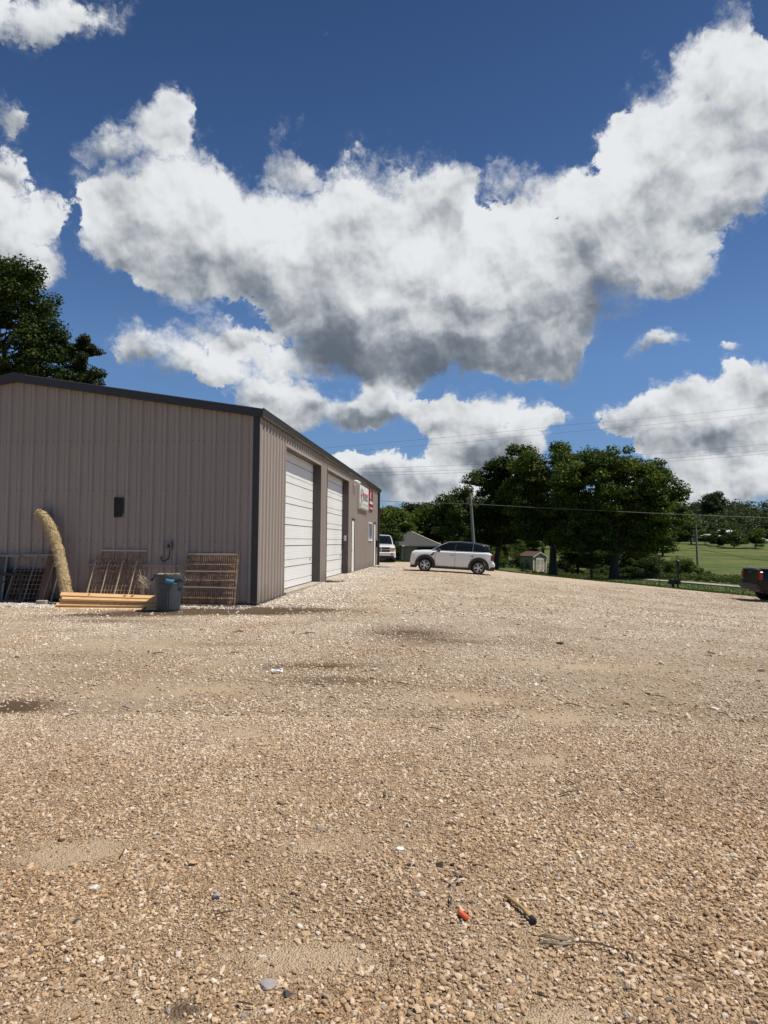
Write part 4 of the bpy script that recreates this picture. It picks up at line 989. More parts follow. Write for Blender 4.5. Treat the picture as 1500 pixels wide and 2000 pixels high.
def sec(x, w, zb, zs, zt, crown=.03, tuck=.03):
    """closed cross-section of the lower body"""
    h = [(0, zb), (w * .80, zb), (w - tuck, zb + .02), (w - .005, min(zb + .10, zs - .01)), (w, zs * .55 + zb * .45 if zs > zb + .2 else zs - .005), (w - .008, zs), (w - .05, zs + (zt - zs) * .7), (w * .80, zt), (w * .5, zt + crown * .7), (0, zt + crown)]
    return [(x, y, z) for y, z in h] + [(x, -y, z) for y, z in h[-2:0:-1]]
def body_loft(stations, wheels, rad, zc, base, width_f, mat_, name, parent, dens=.06):
    """stations: (x, shoulder z, top z) interpolated; bottom follows the wheel arches"""
    xs_ = [s[0] for s in stations]; lo, hi = min(xs_), max(xs_)
    X = set(np.round(np.arange(lo, hi + 1e-6, dens), 4)) | {lo, hi} | {s[0] for s in stations}
    for w in wheels:
        for q in (-rad, -rad + .012, -rad * .9, -rad * .7, rad * .7, rad * .9, rad - .012, rad): X.add(round(w + q, 4))
    X = sorted(v for v in X if lo <= v <= hi); st = sorted(stations)
    rings = []
    for x in X:
        zs = float(np.interp(x, [s[0] for s in st], [s[1] for s in st])); zt = float(np.interp(x, [s[0] for s in st], [s[2] for s in st]))
        b_ = base(x) if callable(base) else base
        zb = arch_z(x, wheels, b_, rad, zc); zb = min(zb, zs - .04)
        rings.append(sec(x, width_f(x), zb, zs, zt))
    MBo = MB().loft(rings); return MBo.build(name, mat_, parent)
def house_loft(st, mat_, name, parent):
    """glasshouse: st = (x, z_bottom, half width bottom, z_top, half width top)"""
    rings = []
    for x, zb, wb, zt, wt in st:
        h = [(0, zb), (wb, zb), (wt + (wb - wt) * .12, zt - .06), (wt - .04, zt - .008), (wt * .5, zt + .015), (0, zt + .02)]
        rings.append([(x, y, z) for y, z in h] + [(x, -y, z) for y, z in h[-2:0:-1]])
    return MB().loft(rings).build(name, mat_, parent)

# ---- white compact crossover seen from its left side
p = (3.36, 35.5); suv = tag(empty('parked_car', (p[0], p[1], zg(*p)), math.radians(176.0)), 'white compact crossover with black roof and arches parked on the gravel', 'car')
zf_, zr_ = zg(p[0] - 1.3, p[1] + .09), zg(p[0] + 1.3, p[1] - .09); suv.location.z = (zf_ + zr_) / 2 - .012; suv.rotation_euler = (0, -math.atan2(zf_ - zr_, 2.6), math.radians(176.0))
m_white_car = car_paint('pearl_white', (.76, .76, .75)); m_blackroof = car_paint('black_roof', (.02, .022, .026))
def wf(x): return .885 - .10 * max(0, (abs(x) - 1.55) / .5) ** 2
SW = [1.30, -1.30]; SR = .335
body_loft([(2.03, .52, .60), (2.01, .70, .80), (1.97, .82, .91), (1.86, .90, .98), (1.4, .96, 1.03), (.98, .98, 1.05), (.6, 1.0, 1.06), (-1.6, 1.03, 1.09), (-1.85, 1.02, 1.08), (-1.95, .86, 1.0), (-1.99, .62, .74), (-2.05, .55, .60)],
          SW, .395, .335, lambda x: .30 if abs(x) < 1.9 else .36, wf, m_white_car, 'body', suv, .05)
house_loft([(1.02, 1.04, .74, 1.07, .70), (.60, 1.05, .78, 1.32, .66), (.22, 1.05, .79, 1.49, .60), (-.4, 1.06, .80, 1.535, .60), (-1.0, 1.07, .79, 1.52, .59), (-1.5, 1.08, .77, 1.47, .57), (-1.72, 1.08, .74, 1.36, .58), (-1.90, 1.07, .70, 1.11, .64)], m_carglass, 'windows', suv)
mb = MB(); rings = []
for x, z, w in ((.26, 1.485, .60), (.1, 1.515, .61), (-.4, 1.548, .615), (-1.0, 1.535, .605), (-1.5, 1.485, .585), (-1.82, 1.455, .50)): rings.append([(x, -w, z - .05), (x, -w * .9, z), (x, 0, z + .028), (x, w * .9, z), (x, w, z - .05), (x, 0, z - .03)])
mb.loft(rings); mb.build('roof', m_blackroof, suv)
MB().prism([(-1.55, 1.475), (-1.93, 1.455), (-1.95, 1.435), (-1.6, 1.44)], -.5, .5).build('roof_spoiler', m_blackroof, suv)
for sg in (-1, 1):
    rw = sg * .79
    # windscreen pillar in silver, dark side pillars
    MB().tube([(1.0, sg * .735, 1.07), (.60, sg * .695, 1.33), (.24, sg * .625, 1.495)], .020, 6).build('pillar', m_chrome, suv)
    for (xa, xb) in ((-.12, -.16), (-.98, -.99)): MB().tube([(xa, sg * .80, 1.07), (xb - .02, sg * .66, 1.47)], .024 if xa > -.5 else .012, 5).build('pillar', m_blackroof if xa > -.5 else m_chrome, suv)
    MB().tube([(.9, sg * .80, 1.075), (0, sg * .815, 1.085), (-1.55, sg * .80, 1.10), (-1.8, sg * .74, 1.10)], .011, 5).build('belt_trim', m_chrome, suv)
    # arches, sills
    for wx in SW:
        n_ = 22; mb = MB(); rings = []
        for k in range(n_ + 1):
            q = math.radians(-14) + math.radians(208) * k / n_; c_, s_ = math.cos(q), math.sin(q)
            rings.append([(wx + c_ * r_, sg * y_, .335 + s_ * r_) for r_, y_ in ((.372, .80), (.372, .915), (.41, .925), (.505, .908), (.508, .80))])
        mb.loft(rings); mb.build('arch_cladding', m_clad, suv)
    MB().box(-.92, .92, min(sg * .80, sg * .905), max(sg * .80, sg * .905), .20, .315, bev=.01).build('sill', m_clad, suv)
    # door shut lines, handles, side scuttle, mirror
    for x0, x1, z0, z1 in ((.835, .80, .32, 1.03), (-.145, -.13, .32, 1.06)): MB().tube([(x0, sg * .880, z0), (x0, sg * .889, .65), (x1, sg * .877, z1)], .006, 4).build('door_line', m_clad, suv)
    MB().tube([(-1.0, sg * .874, 1.04), (-.98, sg * .888, .80), (-.86, sg * .888, .62)], .006, 4).build('door_line', m_clad, suv)
    for hx in (.02, -.96): MB().box(hx - .10, hx + .10, min(sg * .88, sg * .915), max(sg * .88, sg * .915), .85, .885, bev=.01).build('door_handle', m_chrome, suv)
    MB().prism([(1.10, .82), (.98, .80), (.84, .95), (.90, .97)], min(sg * .880, sg * .895), max(sg * .880, sg * .895)).build('side_scuttle', m_clad, suv)
    mr = empty('mirror', (.66, sg * .90, 1.09)); mr.parent = suv
    MB().loft([[(x_, y_, z_) for y_, z_ in ((-.09 * k_, -.07 * k_), (.09 * k_, -.07 * k_), (.10 * k_, .03 * k_), (0, .08 * k_), (-.10 * k_, .03 * k_))] for x_, k_ in ((.08, .55), (.04, .95), (-.04, 1.05), (-.07, .9))]).build('mirror_shell', m_clad, mr)
    MB().tube([(0, -sg * .02, -.04), (-.02, -sg * .12, -.07)], .02, 5).build('mirror_arm', m_clad, mr)
    # lamps
    mb = MB(); mb.lathe([(.001, .03), (.09, .025), (.115, 0), (.12, -.03)], 20, axis='y', caps=False); o = mb.build('headlight', m_clearlens, suv); o.location = (1.83, sg * .70, .80); o.rotation_euler = (math.radians(8 * sg), 0, math.radians(-62 if sg > 0 else -118))
    MB().box(-1.985, -1.87, min(sg * .62, sg * .865), max(sg * .62, sg * .865), .70, .99, bev=.03).build('tail_lamp', m_redlens, suv)
    for wx in SW: wheel(suv, wx, sg * .79, SR, .215, 5, m_alloy, sg, .70)
MB().box(-2.09, -1.86, -.84, .84, .40, .62, bev=.05).build('rear_bumper', m_white_car, suv); MB().box(-2.07, -1.7, -.82, .82, .22, .42, bev=.03).build('rear_valance', m_clad, suv)
MB().box(1.75, 2.05, -.80, .80, .30, .52, bev=.05).build('front_bumper', m_white_car, suv); MB().box(1.7, 2.02, -.78, .78, .18, .31, bev=.03).build('front_valance', m_clad, suv)
MB().box(1.96, 2.035, -.45, .45, .52, .72, bev=.03).build('grille', m_clad, suv)
MB().box(-1.4, 1.4, -.62, .62, .2, .5).build('underbody', m_clad, suv)
MB().tube([(-1.35, .2, 1.53), (-1.5, .2, 1.66)], .008, 5).build('aerial', m_clad, suv)

# ---- pickups
def pickup(name, loc, rz, paint, label, rim, bumper_m, front=True, arch_flare=False, roll=0., rear=-1.68):
    r = tag(empty(name, loc, rz), label, 'pickup'); r.rotation_euler = (0, roll, rz)
    def wf(x): return .985 - .09 * max(0, (x - 2.2) / .7) ** 2 - .02 * max(0, (-x - 2.2) / .7)
    PW = [1.95, rear]
    body_loft([(2.92, .72, .80), (2.88, .98, 1.06), (2.7, 1.05, 1.15), (2.2, 1.12, 1.21), (1.25, 1.17, 1.26), (1.0, 1.18, 1.24), (-1.15, 1.20, 1.26)], [1.95], .46, .41, .42, wf, paint, 'cab_body', r, .08)
    body_loft([(-1.18, 1.22, 1.33), (-2.2, 1.22, 1.34), (-2.86, 1.22, 1.35), (-2.90, 1.20, 1.33)], [rear], .46, .41, .45, lambda x: .985, paint, 'bed', r, .08)
    MB().box(-2.80, -1.26, -.86, .86, 1.352, 1.372, bev=.008).build('bed_cover', m_clad, r)
    MB().box(-2.925, -2.895, -.80, .80, .80, 1.33, bev=.012).build('tailgate', paint, r); MB().box(-2.94, -2.926, -.13, .13, 1.18, 1.25, bev=.004).build('tailgate_handle', m_clad, r)
    house_loft([(1.30, 1.20, .86, 1.25, .80), (.86, 1.22, .90, 1.60, .76), (.52, 1.22, .91, 1.84, .70), (.1, 1.23, .91, 1.885, .70), (-.75, 1.23, .91, 1.875, .70), (-1.0, 1.23, .90, 1.80, .70), (-1.17, 1.23, .88, 1.27, .80)], m_carglass, 'windows', r)
    mb = MB(); mb.loft([[(x, -w, z - .07), (x, -w * .92, z), (x, 0, z + .03), (x, w * .92, z), (x, w, z - .07), (x, 0, z - .04)] for x, z, w in ((.50, 1.855, .71), (.3, 1.89, .72), (-.3, 1.905, .72), (-.8, 1.885, .72), (-1.02, 1.84, .71))]); mb.build('roof', paint, r)
    for sg in (-1, 1):
        MB().tube([(1.22, sg * .84, 1.23), (.86, sg * .80, 1.58), (.50, sg * .715, 1.84)], .032, 6).build('pillar', paint, r)
        for xa in (-.12, -1.02): MB().tube([(xa, sg * .915, 1.22), (xa, sg * .83, 1.55), (xa, sg * .72, 1.84)], .04, 5).build('pillar', paint, r)
        for wx in PW:
            mb = MB(); rings = []
            for k in range(17):
                q = math.radians(-4) + math.radians(188) * k / 16; c_, s_ = math.cos(q), math.sin(q)
                fl = .11 if (arch_flare and wx < 0) else .0
                rings.append([(wx + c_ * r_, sg * y_, .41 + s_ * r_) for r_, y_ in ((.445, .86), (.445, 1.0 + fl), (.48, 1.01 + fl), (.56, .985 + fl * .5), (.64, .90))])
            mb.loft(rings); mb.build('arch', paint, r)
            wheel(r, wx, sg * .87, .405, .27, 6, rim, sg, .64)
        for x0 in (.92, -.14): MB().tube([(x0, sg * .985, .45), (x0, sg * .990, .85), (x0, sg * .975, 1.20)], .006, 4).build('door_line', m_clad, r)
        for hx in (-.02, -.95): MB().box(hx - .10, hx + .08, min(sg * .985, sg * 1.015), max(sg * .985, sg * 1.015), .98, 1.02, bev=.01).build('door_handle', m_clad, r)
        mr = empty('mirror', (1.0, sg * 1.12, 1.30)); mr.parent = r
        MB().box(-.05, .06, -.10, .10, -.10, .14, bev=.03).build('mirror_shell', m_clad if not front else m_blackplastic, mr); MB().tube([(0, 0, -.06), (0, -sg * .2, -.10)], .02, 5).build('mirror_arm', m_clad, mr)
        MB().box(-2.93, -2.80, min(sg * .80, sg * .992), max(sg * .80, sg * .992), .90, 1.24, bev=.02).build('tail_lamp', m_redlens, r)
        hl = MB().prism([(sg * .60, .84), (sg * .90, .86), (sg * .93, 1.03), (sg * .62, 1.0)], 2.80, 2.925, 'yz').build('headlight', m_amber if front else m_clearlens, r)
        fl_ = MB().lathe([(.001, .01), (.065, 0)], 16, axis='y', caps=False).build('fog_lamp', m_clad, r); fl_.location = (2.995, sg * .72, .60); fl_.rotation_euler = (0, 0, math.radians(-90))
        MB().box(-1.05, .92, min(sg * .88, sg * .97), max(sg * .88, sg * .97), .34, .44, bev=.01).build('sill', m_clad, r)
    MB().box(2.80, 2.925, -.58, .58, .74, 1.06, bev=.01).build('grille', m_clad, r)
    mb = MB(); mb.box(2.926, 2.95, -.03, .03, .72, 1.07); mb.box(2.926, 2.945, -.58, .58, .89, .925); mb.box(2.926, 2.95, -.60, .60, 1.05, 1.09); mb.build('grille_bars', paint if front else m_clad, r)
    MB().box(2.75, 2.99, -.96, .96, .50, .74, bev=.04).build('front_bumper', bumper_m, r); MB().box(2.7, 2.95, -.85, .85, .34, .50, bev=.02).build('air_dam', m_clad, r)
    MB().box(-3.02, -2.85, -.96, .96, .52, .74, bev=.03).build('rear_bumper', m_clad if not front else bumper_m, r)
    MB().box(-2.7, 2.7, -.75, .75, .38, .62).build('chassis', m_clad, r)
    return r
p = (-.27, 47.6); pickup('parked_pickup', (p[0], p[1] + 2.9, zg(p[0], p[1]) - .05), math.radians(-88), car_paint('fleet_white', (.76, .76, .75)), 'white pickup facing out from behind the far end of the shed', m_alloy, m_white, True, True)
p = (18.1, 29.2); pickup('parked_pickup', (p[0], p[1], (zg(16.1, 28.6) + zg(20., 28.1)) / 2 - .02), math.radians(-7), mat('gloss_black', (.003, .003, .004), .22, Specular_IOR_Level=.3), 'black pickup at the right edge seen from behind', m_blk, m_clad, False, False, math.atan2(zg(15.2, 29.) - zg(20., 28.8), 4.8), -2.0)

# ================================================================== trees
def foliage(name, a, b, c_, trans=.25, sc=1.):
    m = bpy.data.materials.new(name); m.use_nodes = True; N = m.node_tree.nodes; L = m.node_tree.links; N.clear()
    out = N.new('ShaderNodeOutputMaterial'); df = N.new('ShaderNodeBsdfPrincipled'); tl = N.new('ShaderNodeBsdfTranslucent'); mx = N.new('ShaderNodeMixShader')
    g = N.new('ShaderNodeNewGeometry'); cr = N.new('ShaderNodeValToRGB'); e = cr.color_ramp.elements
    e[0].position = 0; e[0].color = (*a, 1); e[1].position = 1; e[1].color = (*c_, 1); q = e.new(.55); q.color = (*b, 1)
    at_ = N.new('ShaderNodeAttribute'); at_.attribute_name = 'tone'
    ad = N.new('ShaderNodeMath'); ad.operation = 'MULTIPLY_ADD'; L.new(g.outputs['Random Per Island'], ad.inputs[0]); ad.inputs[1].default_value = .4; L.new(at_.outputs['Fac'], ad.inputs[2])
    L.new(ad.outputs[0], cr.inputs[0]); L.new(cr.outputs[0], df.inputs['Base Color']); df.inputs['Roughness'].default_value = .55; df.inputs['Specular IOR Level'].default_value = .12
    L.new(cr.outputs[0], tl.inputs[0]); mx.inputs[0].default_value = trans; L.new(df.outputs[0], mx.inputs[1]); L.new(tl.outputs[0], mx.inputs[2]); L.new(mx.outputs[0], out.inputs[0])
    return m
f_dark = foliage('leaves_dark', (.022, .038, .007), (.045, .074, .012), (.11, .14, .024))
f_mid = foliage('leaves_mid', (.032, .056, .008), (.075, .115, .016), (.19, .22, .034))
f_light = foliage('leaves_light', (.045, .065, .014), (.085, .115, .024), (.15, .18, .045))
f_far = foliage('leaves_far', (.026, .044, .015), (.050, .074, .024), (.10, .12, .036))
f_pine = foliage('needles', (.022, .034, .012), (.045, .060, .020), (.09, .10, .04))
m_trunk = mat('bark', rough=.95); nb = NB(m_trunk); P = nb.pos(); bn = nb.noise(nb.mapping(P, (9, 9, 1.5)), 1.5, 6, .65)
nb.color(nb.ramp(bn, [(.3, (.030, .024, .019)), (.7, (.095, .078, .062))])); nb.bump(bn, .8, .05)
def leaves(centers, radii, n, size, seed, flat=.35, shell=.45):
    """n leaf faces spread through clumps (centers, radii): V, Q, tone"""
    r = np.random.default_rng(seed); centers = np.asarray(centers, float); radii = np.asarray(radii, float)
    w = radii ** 2.2; k = r.choice(len(centers), n, p=w / w.sum())
    d = r.normal(size=(n, 3)); d /= np.linalg.norm(d, axis=1, keepdims=True)
    low = d[:, 2] < -.25; d[low, 2] *= .45
    rad = radii[k] * (shell + (1 - shell) * r.random(n) ** .45) * (1 + .12 * r.normal(size=n))
    P_ = centers[k] + d * rad[:, None] * np.array([1, 1, .78])
    nrm = d * .55 + r.normal(size=(n, 3)) * .55 + np.array([0, 0, .45]); nrm /= np.linalg.norm(nrm, axis=1, keepdims=True)
    t = np.cross(nrm, r.normal(size=(n, 3))); t /= np.linalg.norm(t, axis=1, keepdims=True); b = np.cross(nrm, t)
    s = size * r.uniform(.55, 1.25, n)[:, None]; asp = r.uniform(.45, .8, n)[:, None]
    V = np.stack([P_ - t * s * .5, P_ + b * s * asp * .5 + nrm * s * .08, P_ + t * s * .5, P_ - b * s * asp * .5 + nrm * s * .08], 1).reshape(-1, 3)
    Q = np.arange(4 * n).reshape(n, 4)
    tone = np.clip(r.random(len(centers))[k] * .55 + .12 * r.normal(size=n) , 0, .7)
    return V, Q, np.repeat(tone, 4)
def crown_clumps(blobs, n, rmin, rmax, seed):
    """clump centres on and in a union of ellipsoids (x,y,z,rx,ry,rz)"""
    r = np.random.default_rng(seed); C = []; R = []
    bl = np.array(blobs, float); w = bl[:, 3] * bl[:, 5]; w /= w.sum()
    for i in range(n):
        b = bl[r.choice(len(bl), p=w)]; d = r.normal(size=3); d /= np.linalg.norm(d); rad = r.uniform(.55, 1.0) if r.random() < .8 else r.uniform(.1, .6)
        rr = r.uniform(rmin, rmax); C.append(b[:3] + d * b[3:] * rad * (1 - .5 * rr / max(b[3:]))); R.append(rr)
    return np.array(C), np.array(R)
def limbs(mb, base, top, r0, C, n, seed, lean=(0, 0)):
    rr = random.Random(seed); base = Vector(base); top = Vector(top); pts = []
    for i in range(8):
        t = i / 7; p_ = base.lerp(top, t) + Vector((math.sin(t * 5 + seed) * r0 * .5, math.cos(t * 4 + seed) * r0 * .5, 0)) * min(1, 3 * t); pts.append(p_)
    mb.tube(pts, [r0 * (1.45 if i == 0 else 1.05 - .75 * i / 7) for i in range(8)], 10)
    idx = rr.sample(range(len(C)), min(n, len(C)))
    for i in idx:
        e = Vector(C[i]); k = rr.uniform(.25, .85); s = base.lerp(top, k)
        if e.z < s.z - .5: s = base.lerp(top, .3)
        mid = s.lerp(e, .5) + Vector((rr.gauss(0, .2), rr.gauss(0, .2), (e - s).length * .10)); q1 = s.lerp(mid, .5) + Vector((rr.gauss(0, .1), rr.gauss(0, .1), .08))
        b_ = r0 * .42 * (1 - k * .5); mb.tube([s, q1, mid, e], [b_, b_ * .75, b_ * .5, b_ * .15], 6)
def tree(name, x, y, blobs, ncl, rmin, rmax, nl, size, fm, label, cat='tree', group=None, seed=1, r0=.3, top=None, nlimb=26, z=None):
    z0 = zg(x, y) if z is None else z
    r = tag(empty(name, (x, y, z0)), label, cat, group)
    C, R = crown_clumps(blobs, ncl, rmin, rmax, seed); V, Q, T = leaves(C, R, nl, size, seed + 1)
    me = array_mesh('crown', V, Q, fm, {'tone': ('POINT', T)}); o = bpy.data.objects.new('crown', me); COL.objects.link(o); o.parent = r
    mb = MB(); tp = top or (0, 0, max(b[2] for b in blobs)); limbs(mb, (0, 0, -.3), tp, r0, C, nlimb, seed); mb.build('trunk', m_trunk, r)
    return r
# the two big shade trees and their neighbours beyond the gravel
X4 = (1200 - 750) / 1387 * 55
tree('shade_tree', X4, 55, [(.8, 0, 6.6, 4.3, 4.0, 3.7), (-2.2, .3, 6.9, 2.6, 3, 3.0), (3.6, .2, 6.3, 2.2, 3, 2.6), (0, -.5, 8.6, 2.4, 2.2, 1.8), (-1.6, 0, 8.9, 1.6, 1.6, 1.4), (2.6, 0, 8.1, 1.8, 1.8, 1.6), (2.4, 0, 3.6, 2.6, 2.4, 1.5), (-2.8, .4, 4.4, 1.8, 2, 1.6), (4.6, 0, 4.8, 1.4, 1.6, 1.5), (-1.2, .5, 3.0, 2.4, 2.4, 1.5), (1.6, 1.2, 2.6, 2.6, 2, 1.3), (3.8, .6, 3.2, 1.8, 1.8, 1.5), (-3.4, .6, 3.4, 1.5, 1.6, 1.5), (4.9, 0, 6.4, 1.2, 1.5, 1.4), (-3.6, 0, 7.6, 1.6, 1.6, 1.8), (1.6, .5, 4.9, 2.8, 2.4, 1.6), (-.8, .8, 5.0, 2.4, 2, 1.6)],
     290, .45, 1.1, 100000, .21, f_mid, 'broad dark shade tree on the right with thick forked trunk', group=None, seed=11, r0=.35, top=(.3, 0, 7.2), nlimb=44)
X2 = (1080 - 750) / 1387 * 60
tree('shade_tree', X2, 60, [(-.2, 0, 7.5, 3.0, 3.2, 3.6), (.9, 0, 10.2, 1.3, 1.6, 1.7), (-1.8, 0, 9.0, 2.0, 2.2, 2.0), (-2.6, .3, 6.6, 2.0, 2.2, 2.4), (1.8, 0, 7.0, 1.9, 2, 2.2), (.4, 0, 4.6, 2.4, 2.2, 1.6), (-1.8, .3, 4.4, 1.6, 1.8, 1.8), (2.6, 0, 5.2, 1.6, 1.8, 2.2), (2.4, 0, 8.8, 1.6, 1.8, 1.8), (.9, .8, 3.2, 1.6, 1.4, 1.0), (0, .8, 5.6, 2.4, 2, 1.6)],
     215, .45, 1.0, 62000, .21, f_mid, 'tall shade tree standing beside the small garden shed', seed=23, r0=.33, top=(.5, 0, 9.0), nlimb=40)
X1 = (966 - 750) / 1387 * 66
tree('shade_tree', X1, 66, [(1.6, 0, 8.0, 3.0, 3, 3.4), (.2, 0, 7.0, 2.6, 2.6, 3.2), (2.4, 0, 10.4, 1.9, 2, 1.7), (-.4, 0, 4.6, 2.2, 2.4, 2.0), (3.0, 0, 5.4, 2.2, 2.2, 2.2), (0.8, 0, 9.6, 1.7, 1.6, 1.5), (-1.2, 0, 8.2, 1.6, 1.6, 1.6), (3.6, 0, 8.0, 1.8, 2, 2.4), (1.6, .6, 3.4, 2.6, 2, 1.4), (-1.0, .4, 2.8, 1.6, 1.6, 1.2)],
     180, .45, 1.05, 58000, .23, f_dark, 'dark shade tree rising behind the white car and leaning pole', seed=31, r0=.26, top=(1.4, 0, 9.5), nlimb=36)
X3 = (1156 - 750) / 1387 * 53
tree('young_tree', X3, 53, [(0, 0, 2.0, 1.5, 1.4, 1.0), (.2, 0, 3.0, 1.1, 1.1, .9), (-.1, 0, 1.3, 1.3, 1.2, .5)], 46, .25, .55, 9000, .14, f_dark, 'low young tree with a thin trunk between the two shade trees', seed=41, r0=.10, top=(0, 0, 3.2), nlimb=16)
# trees behind the shed roof at far left
tree('tall_tree', -20.1, 35.0, [(-1.0, 0, 10.5, 4.2, 4, 4.6), (1.9, 0, 12.9, 1.9, 2.4, 1.8), (-.9, 0, 15.0, 1.9, 2.2, 1.6), (3.2, 0, 11.0, 1.9, 2.2, 1.9), (3.2, 0, 9.2, 2.3, 2.4, 1.9), (.9, 0, 12.6, 2.4, 2.4, 2.2)],
     180, .40, .95, 60000, .17, f_dark, 'tall leafy tree behind the left end of the shed roof', seed=51, r0=.38, top=(0, 0, 12.5), nlimb=50, z=.9)
def pine(x, y, h, w, n, label, seed, z=0.):
    r = tag(empty('pine_tree', (x, y, z)), label, 'tree'); rr = np.random.default_rng(seed); C = []; R = []; mb = MB(); mb.tube([(0, 0, -.3), (0, 0, h * .97)], [.16, .02], 8)
    for i in range(95):
        t = rr.uniform(.22, .99); q = rr.random() * 6.28; L_ = w * (1.06 - t) ** .75 * rr.uniform(.55, 1.1); z1 = h * t; e = np.array([math.cos(q) * L_, math.sin(q) * L_, z1 + L_ * .30])
        mb.tube([(0, 0, z1), tuple(e * .5 + np.array([0, 0, z1 * .5 - .05])), tuple(e)], [.03, .022, .008], 5)
        for k in np.linspace(.35, 1.05, 4): C.append(np.array([0, 0, z1]) * (1 - k) + e * k); R.append(.20 + .12 * rr.random())
    V, Q, T = leaves(C, R, n, .12, seed); me = array_mesh('crown', V, Q, f_pine, {'tone': ('POINT', T)}); o = bpy.data.objects.new('crown', me); COL.objects.link(o); o.parent = r; mb.build('trunk', m_trunk, r); return r
pine(-15.6, 36, 11.9, 3.8, 52000, 'smaller airy pine right of the tall tree, behind the shed roof', 61)

# stock of background trees, shared by copies
def proto(blobs, ncl, rmin, rmax, nl, size, fm, seed, r0=.22):
    return dict(b=blobs, ncl=ncl, rmin=rmin, rmax=rmax, nl=nl, size=size, fm=fm, seed=seed, r0=r0)
PR = [proto([(0, 0, 6, 3.2, 3.2, 3.4), (1, 0, 8.3, 1.9, 2, 1.8), (-1.4, 0, 7.4, 1.9, 2, 1.8)], 60, .6, 1.3, 11000, .34, f_far, 71),
      proto([(0, 0, 5, 3.4, 3.4, 2.8), (-1.6, 0, 6.8, 1.8, 2, 1.6), (1.8, 0, 6, 2, 2, 2)], 60, .6, 1.3, 11000, .34, f_mid, 72),
      proto([(0, 0, 5.5, 2.5, 2.5, 3.8), (.4, 0, 8.4, 1.3, 1.4, 1.6)], 46, .5, 1.1, 9000, .32, f_light, 73),
      proto([(0, 0, 4.4, 3.0, 3.0, 3.2), (.8, 0, 6.6, 1.8, 1.8, 1.6)], 50, .55, 1.2, 9000, .32, f_dark, 74)]
protos = [None] * 4; KIND = ['deep green', 'mid green', 'yellow green', 'dark green']
def bg_tree(k, px, Y, top_px, label, wscale=1., group='trees standing beyond the lawn and road'):
    """place a background tree by the direction it is seen in, its distance and its height"""
    X = (px - 750) / 1387. * Y * 1.0; z0 = zg(X, Y); hor = 1057 + (px - 750) * .00995
    h = (hor - top_px) / 1387. * Y + 1.6 - z0; ph = [10.1, 8.4, 10.0, 8.2][k]; s = h / ph
    if protos[k] is None:
        d = PR[k]; t = tree('background_tree', 0, 0, d['b'], d['ncl'], d['rmin'], d['rmax'], d['nl'], d['size'], d['fm'], label, 'tree', group, d['seed'], d['r0'], nlimb=14, z=0); protos[k] = t
    else: t = copy_tree(protos[k])
    t.location = (X, Y, z0); t.scale = (s * wscale, s * wscale, s); t.rotation_euler = (0, 0, random.uniform(0, 6.28)); tag(t, label, 'tree', group); return t
BG = [(0, 752, 118, 984, 1.1), (1, 774, 104, 986, 1.1), (0, 800, 126, 978, 1.1), (2, 792, 108, 1004, 1.2), (1, 824, 112, 988, 1.0), (0, 846, 122, 974, 1.1), (3, 866, 106, 984, 1.1), (1, 884, 92, 962, .9), (2, 906, 80, 938, .75),
      (3, 934, 96, 968, 1.), (0, 960, 108, 964, 1.1), (1, 990, 116, 985, 1.2), (3, 1016, 106, 1000, 1.2), (1, 1060, 112, 990, 1.2), (3, 1110, 104, 1005, 1.2), (0, 1160, 118, 990, 1.2), (3, 1200, 108, 1010, 1.2), (1, 1240, 112, 1000, 1.2), (0, 1284, 120, 990, 1.1),
      (2, 728, 96, 1000, 1.2), (3, 758, 90, 1016, 1.0), (0, 700, 110, 985, 1.2), (3, 918, 78, 1010, 1.2), (2, 985, 84, 1040, 1.3), (3, 1128, 80, 1046, 1.5), (3, 1175, 78, 1052, 1.6), (2, 1010, 92, 1030, 1.3), (3, 1235, 76, 1058, 1.5), (3, 1262, 74, 1068, 1.4)]
spots = {752: 'just right of the shed corner', 774: 'above the white pickup', 800: 'above the grey roof', 792: 'lighter one right behind the grey house', 824: 'over the right half of the grey roof', 846: 'above the front of the white car', 866: 'behind the white car roof', 884: 'left of the leaning pole', 906: 'at the top of the leaning pole'}
mark = {934: 'just right of the leaning pole', 960: 'behind the leftmost shade tree', 990: 'glimpsed right of the leftmost trunk', 1016: 'behind the gap left of the garden shed', 1060: 'above the garden shed roof', 1110: 'right of the tall trunk by the garden shed', 1160: 'behind the young tree',
        1200: 'behind the broad forked trunk', 1240: 'right of the broad forked trunk', 1284: 'at the right rim of the broad shade tree', 700: 'hidden behind the shed', 728: 'peeping over the shed corner', 758: 'right behind the white pickup cab', 918: 'behind the foot of the leaning pole',
        985: 'low, left of the garden shed', 1128: 'low, between the tall trunk and the young tree', 1175: 'low, just left of the broad forked trunk', 1010: 'low, touching the left wall of the garden shed', 1235: 'low, under the right half of the broad crown', 1262: 'low, beside the left end of the field'}
for k, px, Y, tp, ws in BG:
    bg_tree(k, px, Y, tp, '%s background tree %s' % (KIND[k], spots.get(px) or mark[px]), ws, 'trees standing behind the grey house and white car' if px in spots else 'trees filling in behind the shade trees')
bg_tree(2, 1046, 92, 1028, 'olive yellow bushy tree right above the small garden shed', 1.1)
# trees at the hill foot and on the ridge to the right
RB = [(0, 1395, 245, 955, .95, 'tall ridge tree with gaps in its crown, standing above the hill line'), (2, 1310, 150, 1022, 1.5, 'light green bushy tree beside the right shade tree'), (2, 1412, 170, 1030, 1.7, 'light green round tree right of the far power pole'),
      (1, 1350, 165, 1018, 1.3, 'mid green tree behind the far power pole'), (3, 1294, 130, 1030, 1.4, 'dark tree at the upper left of the green field')]
for k, px, Y, tp, ws, lab in RB: bg_tree(k, px, Y, tp, lab, ws, 'trees at the foot of the wooded hill')
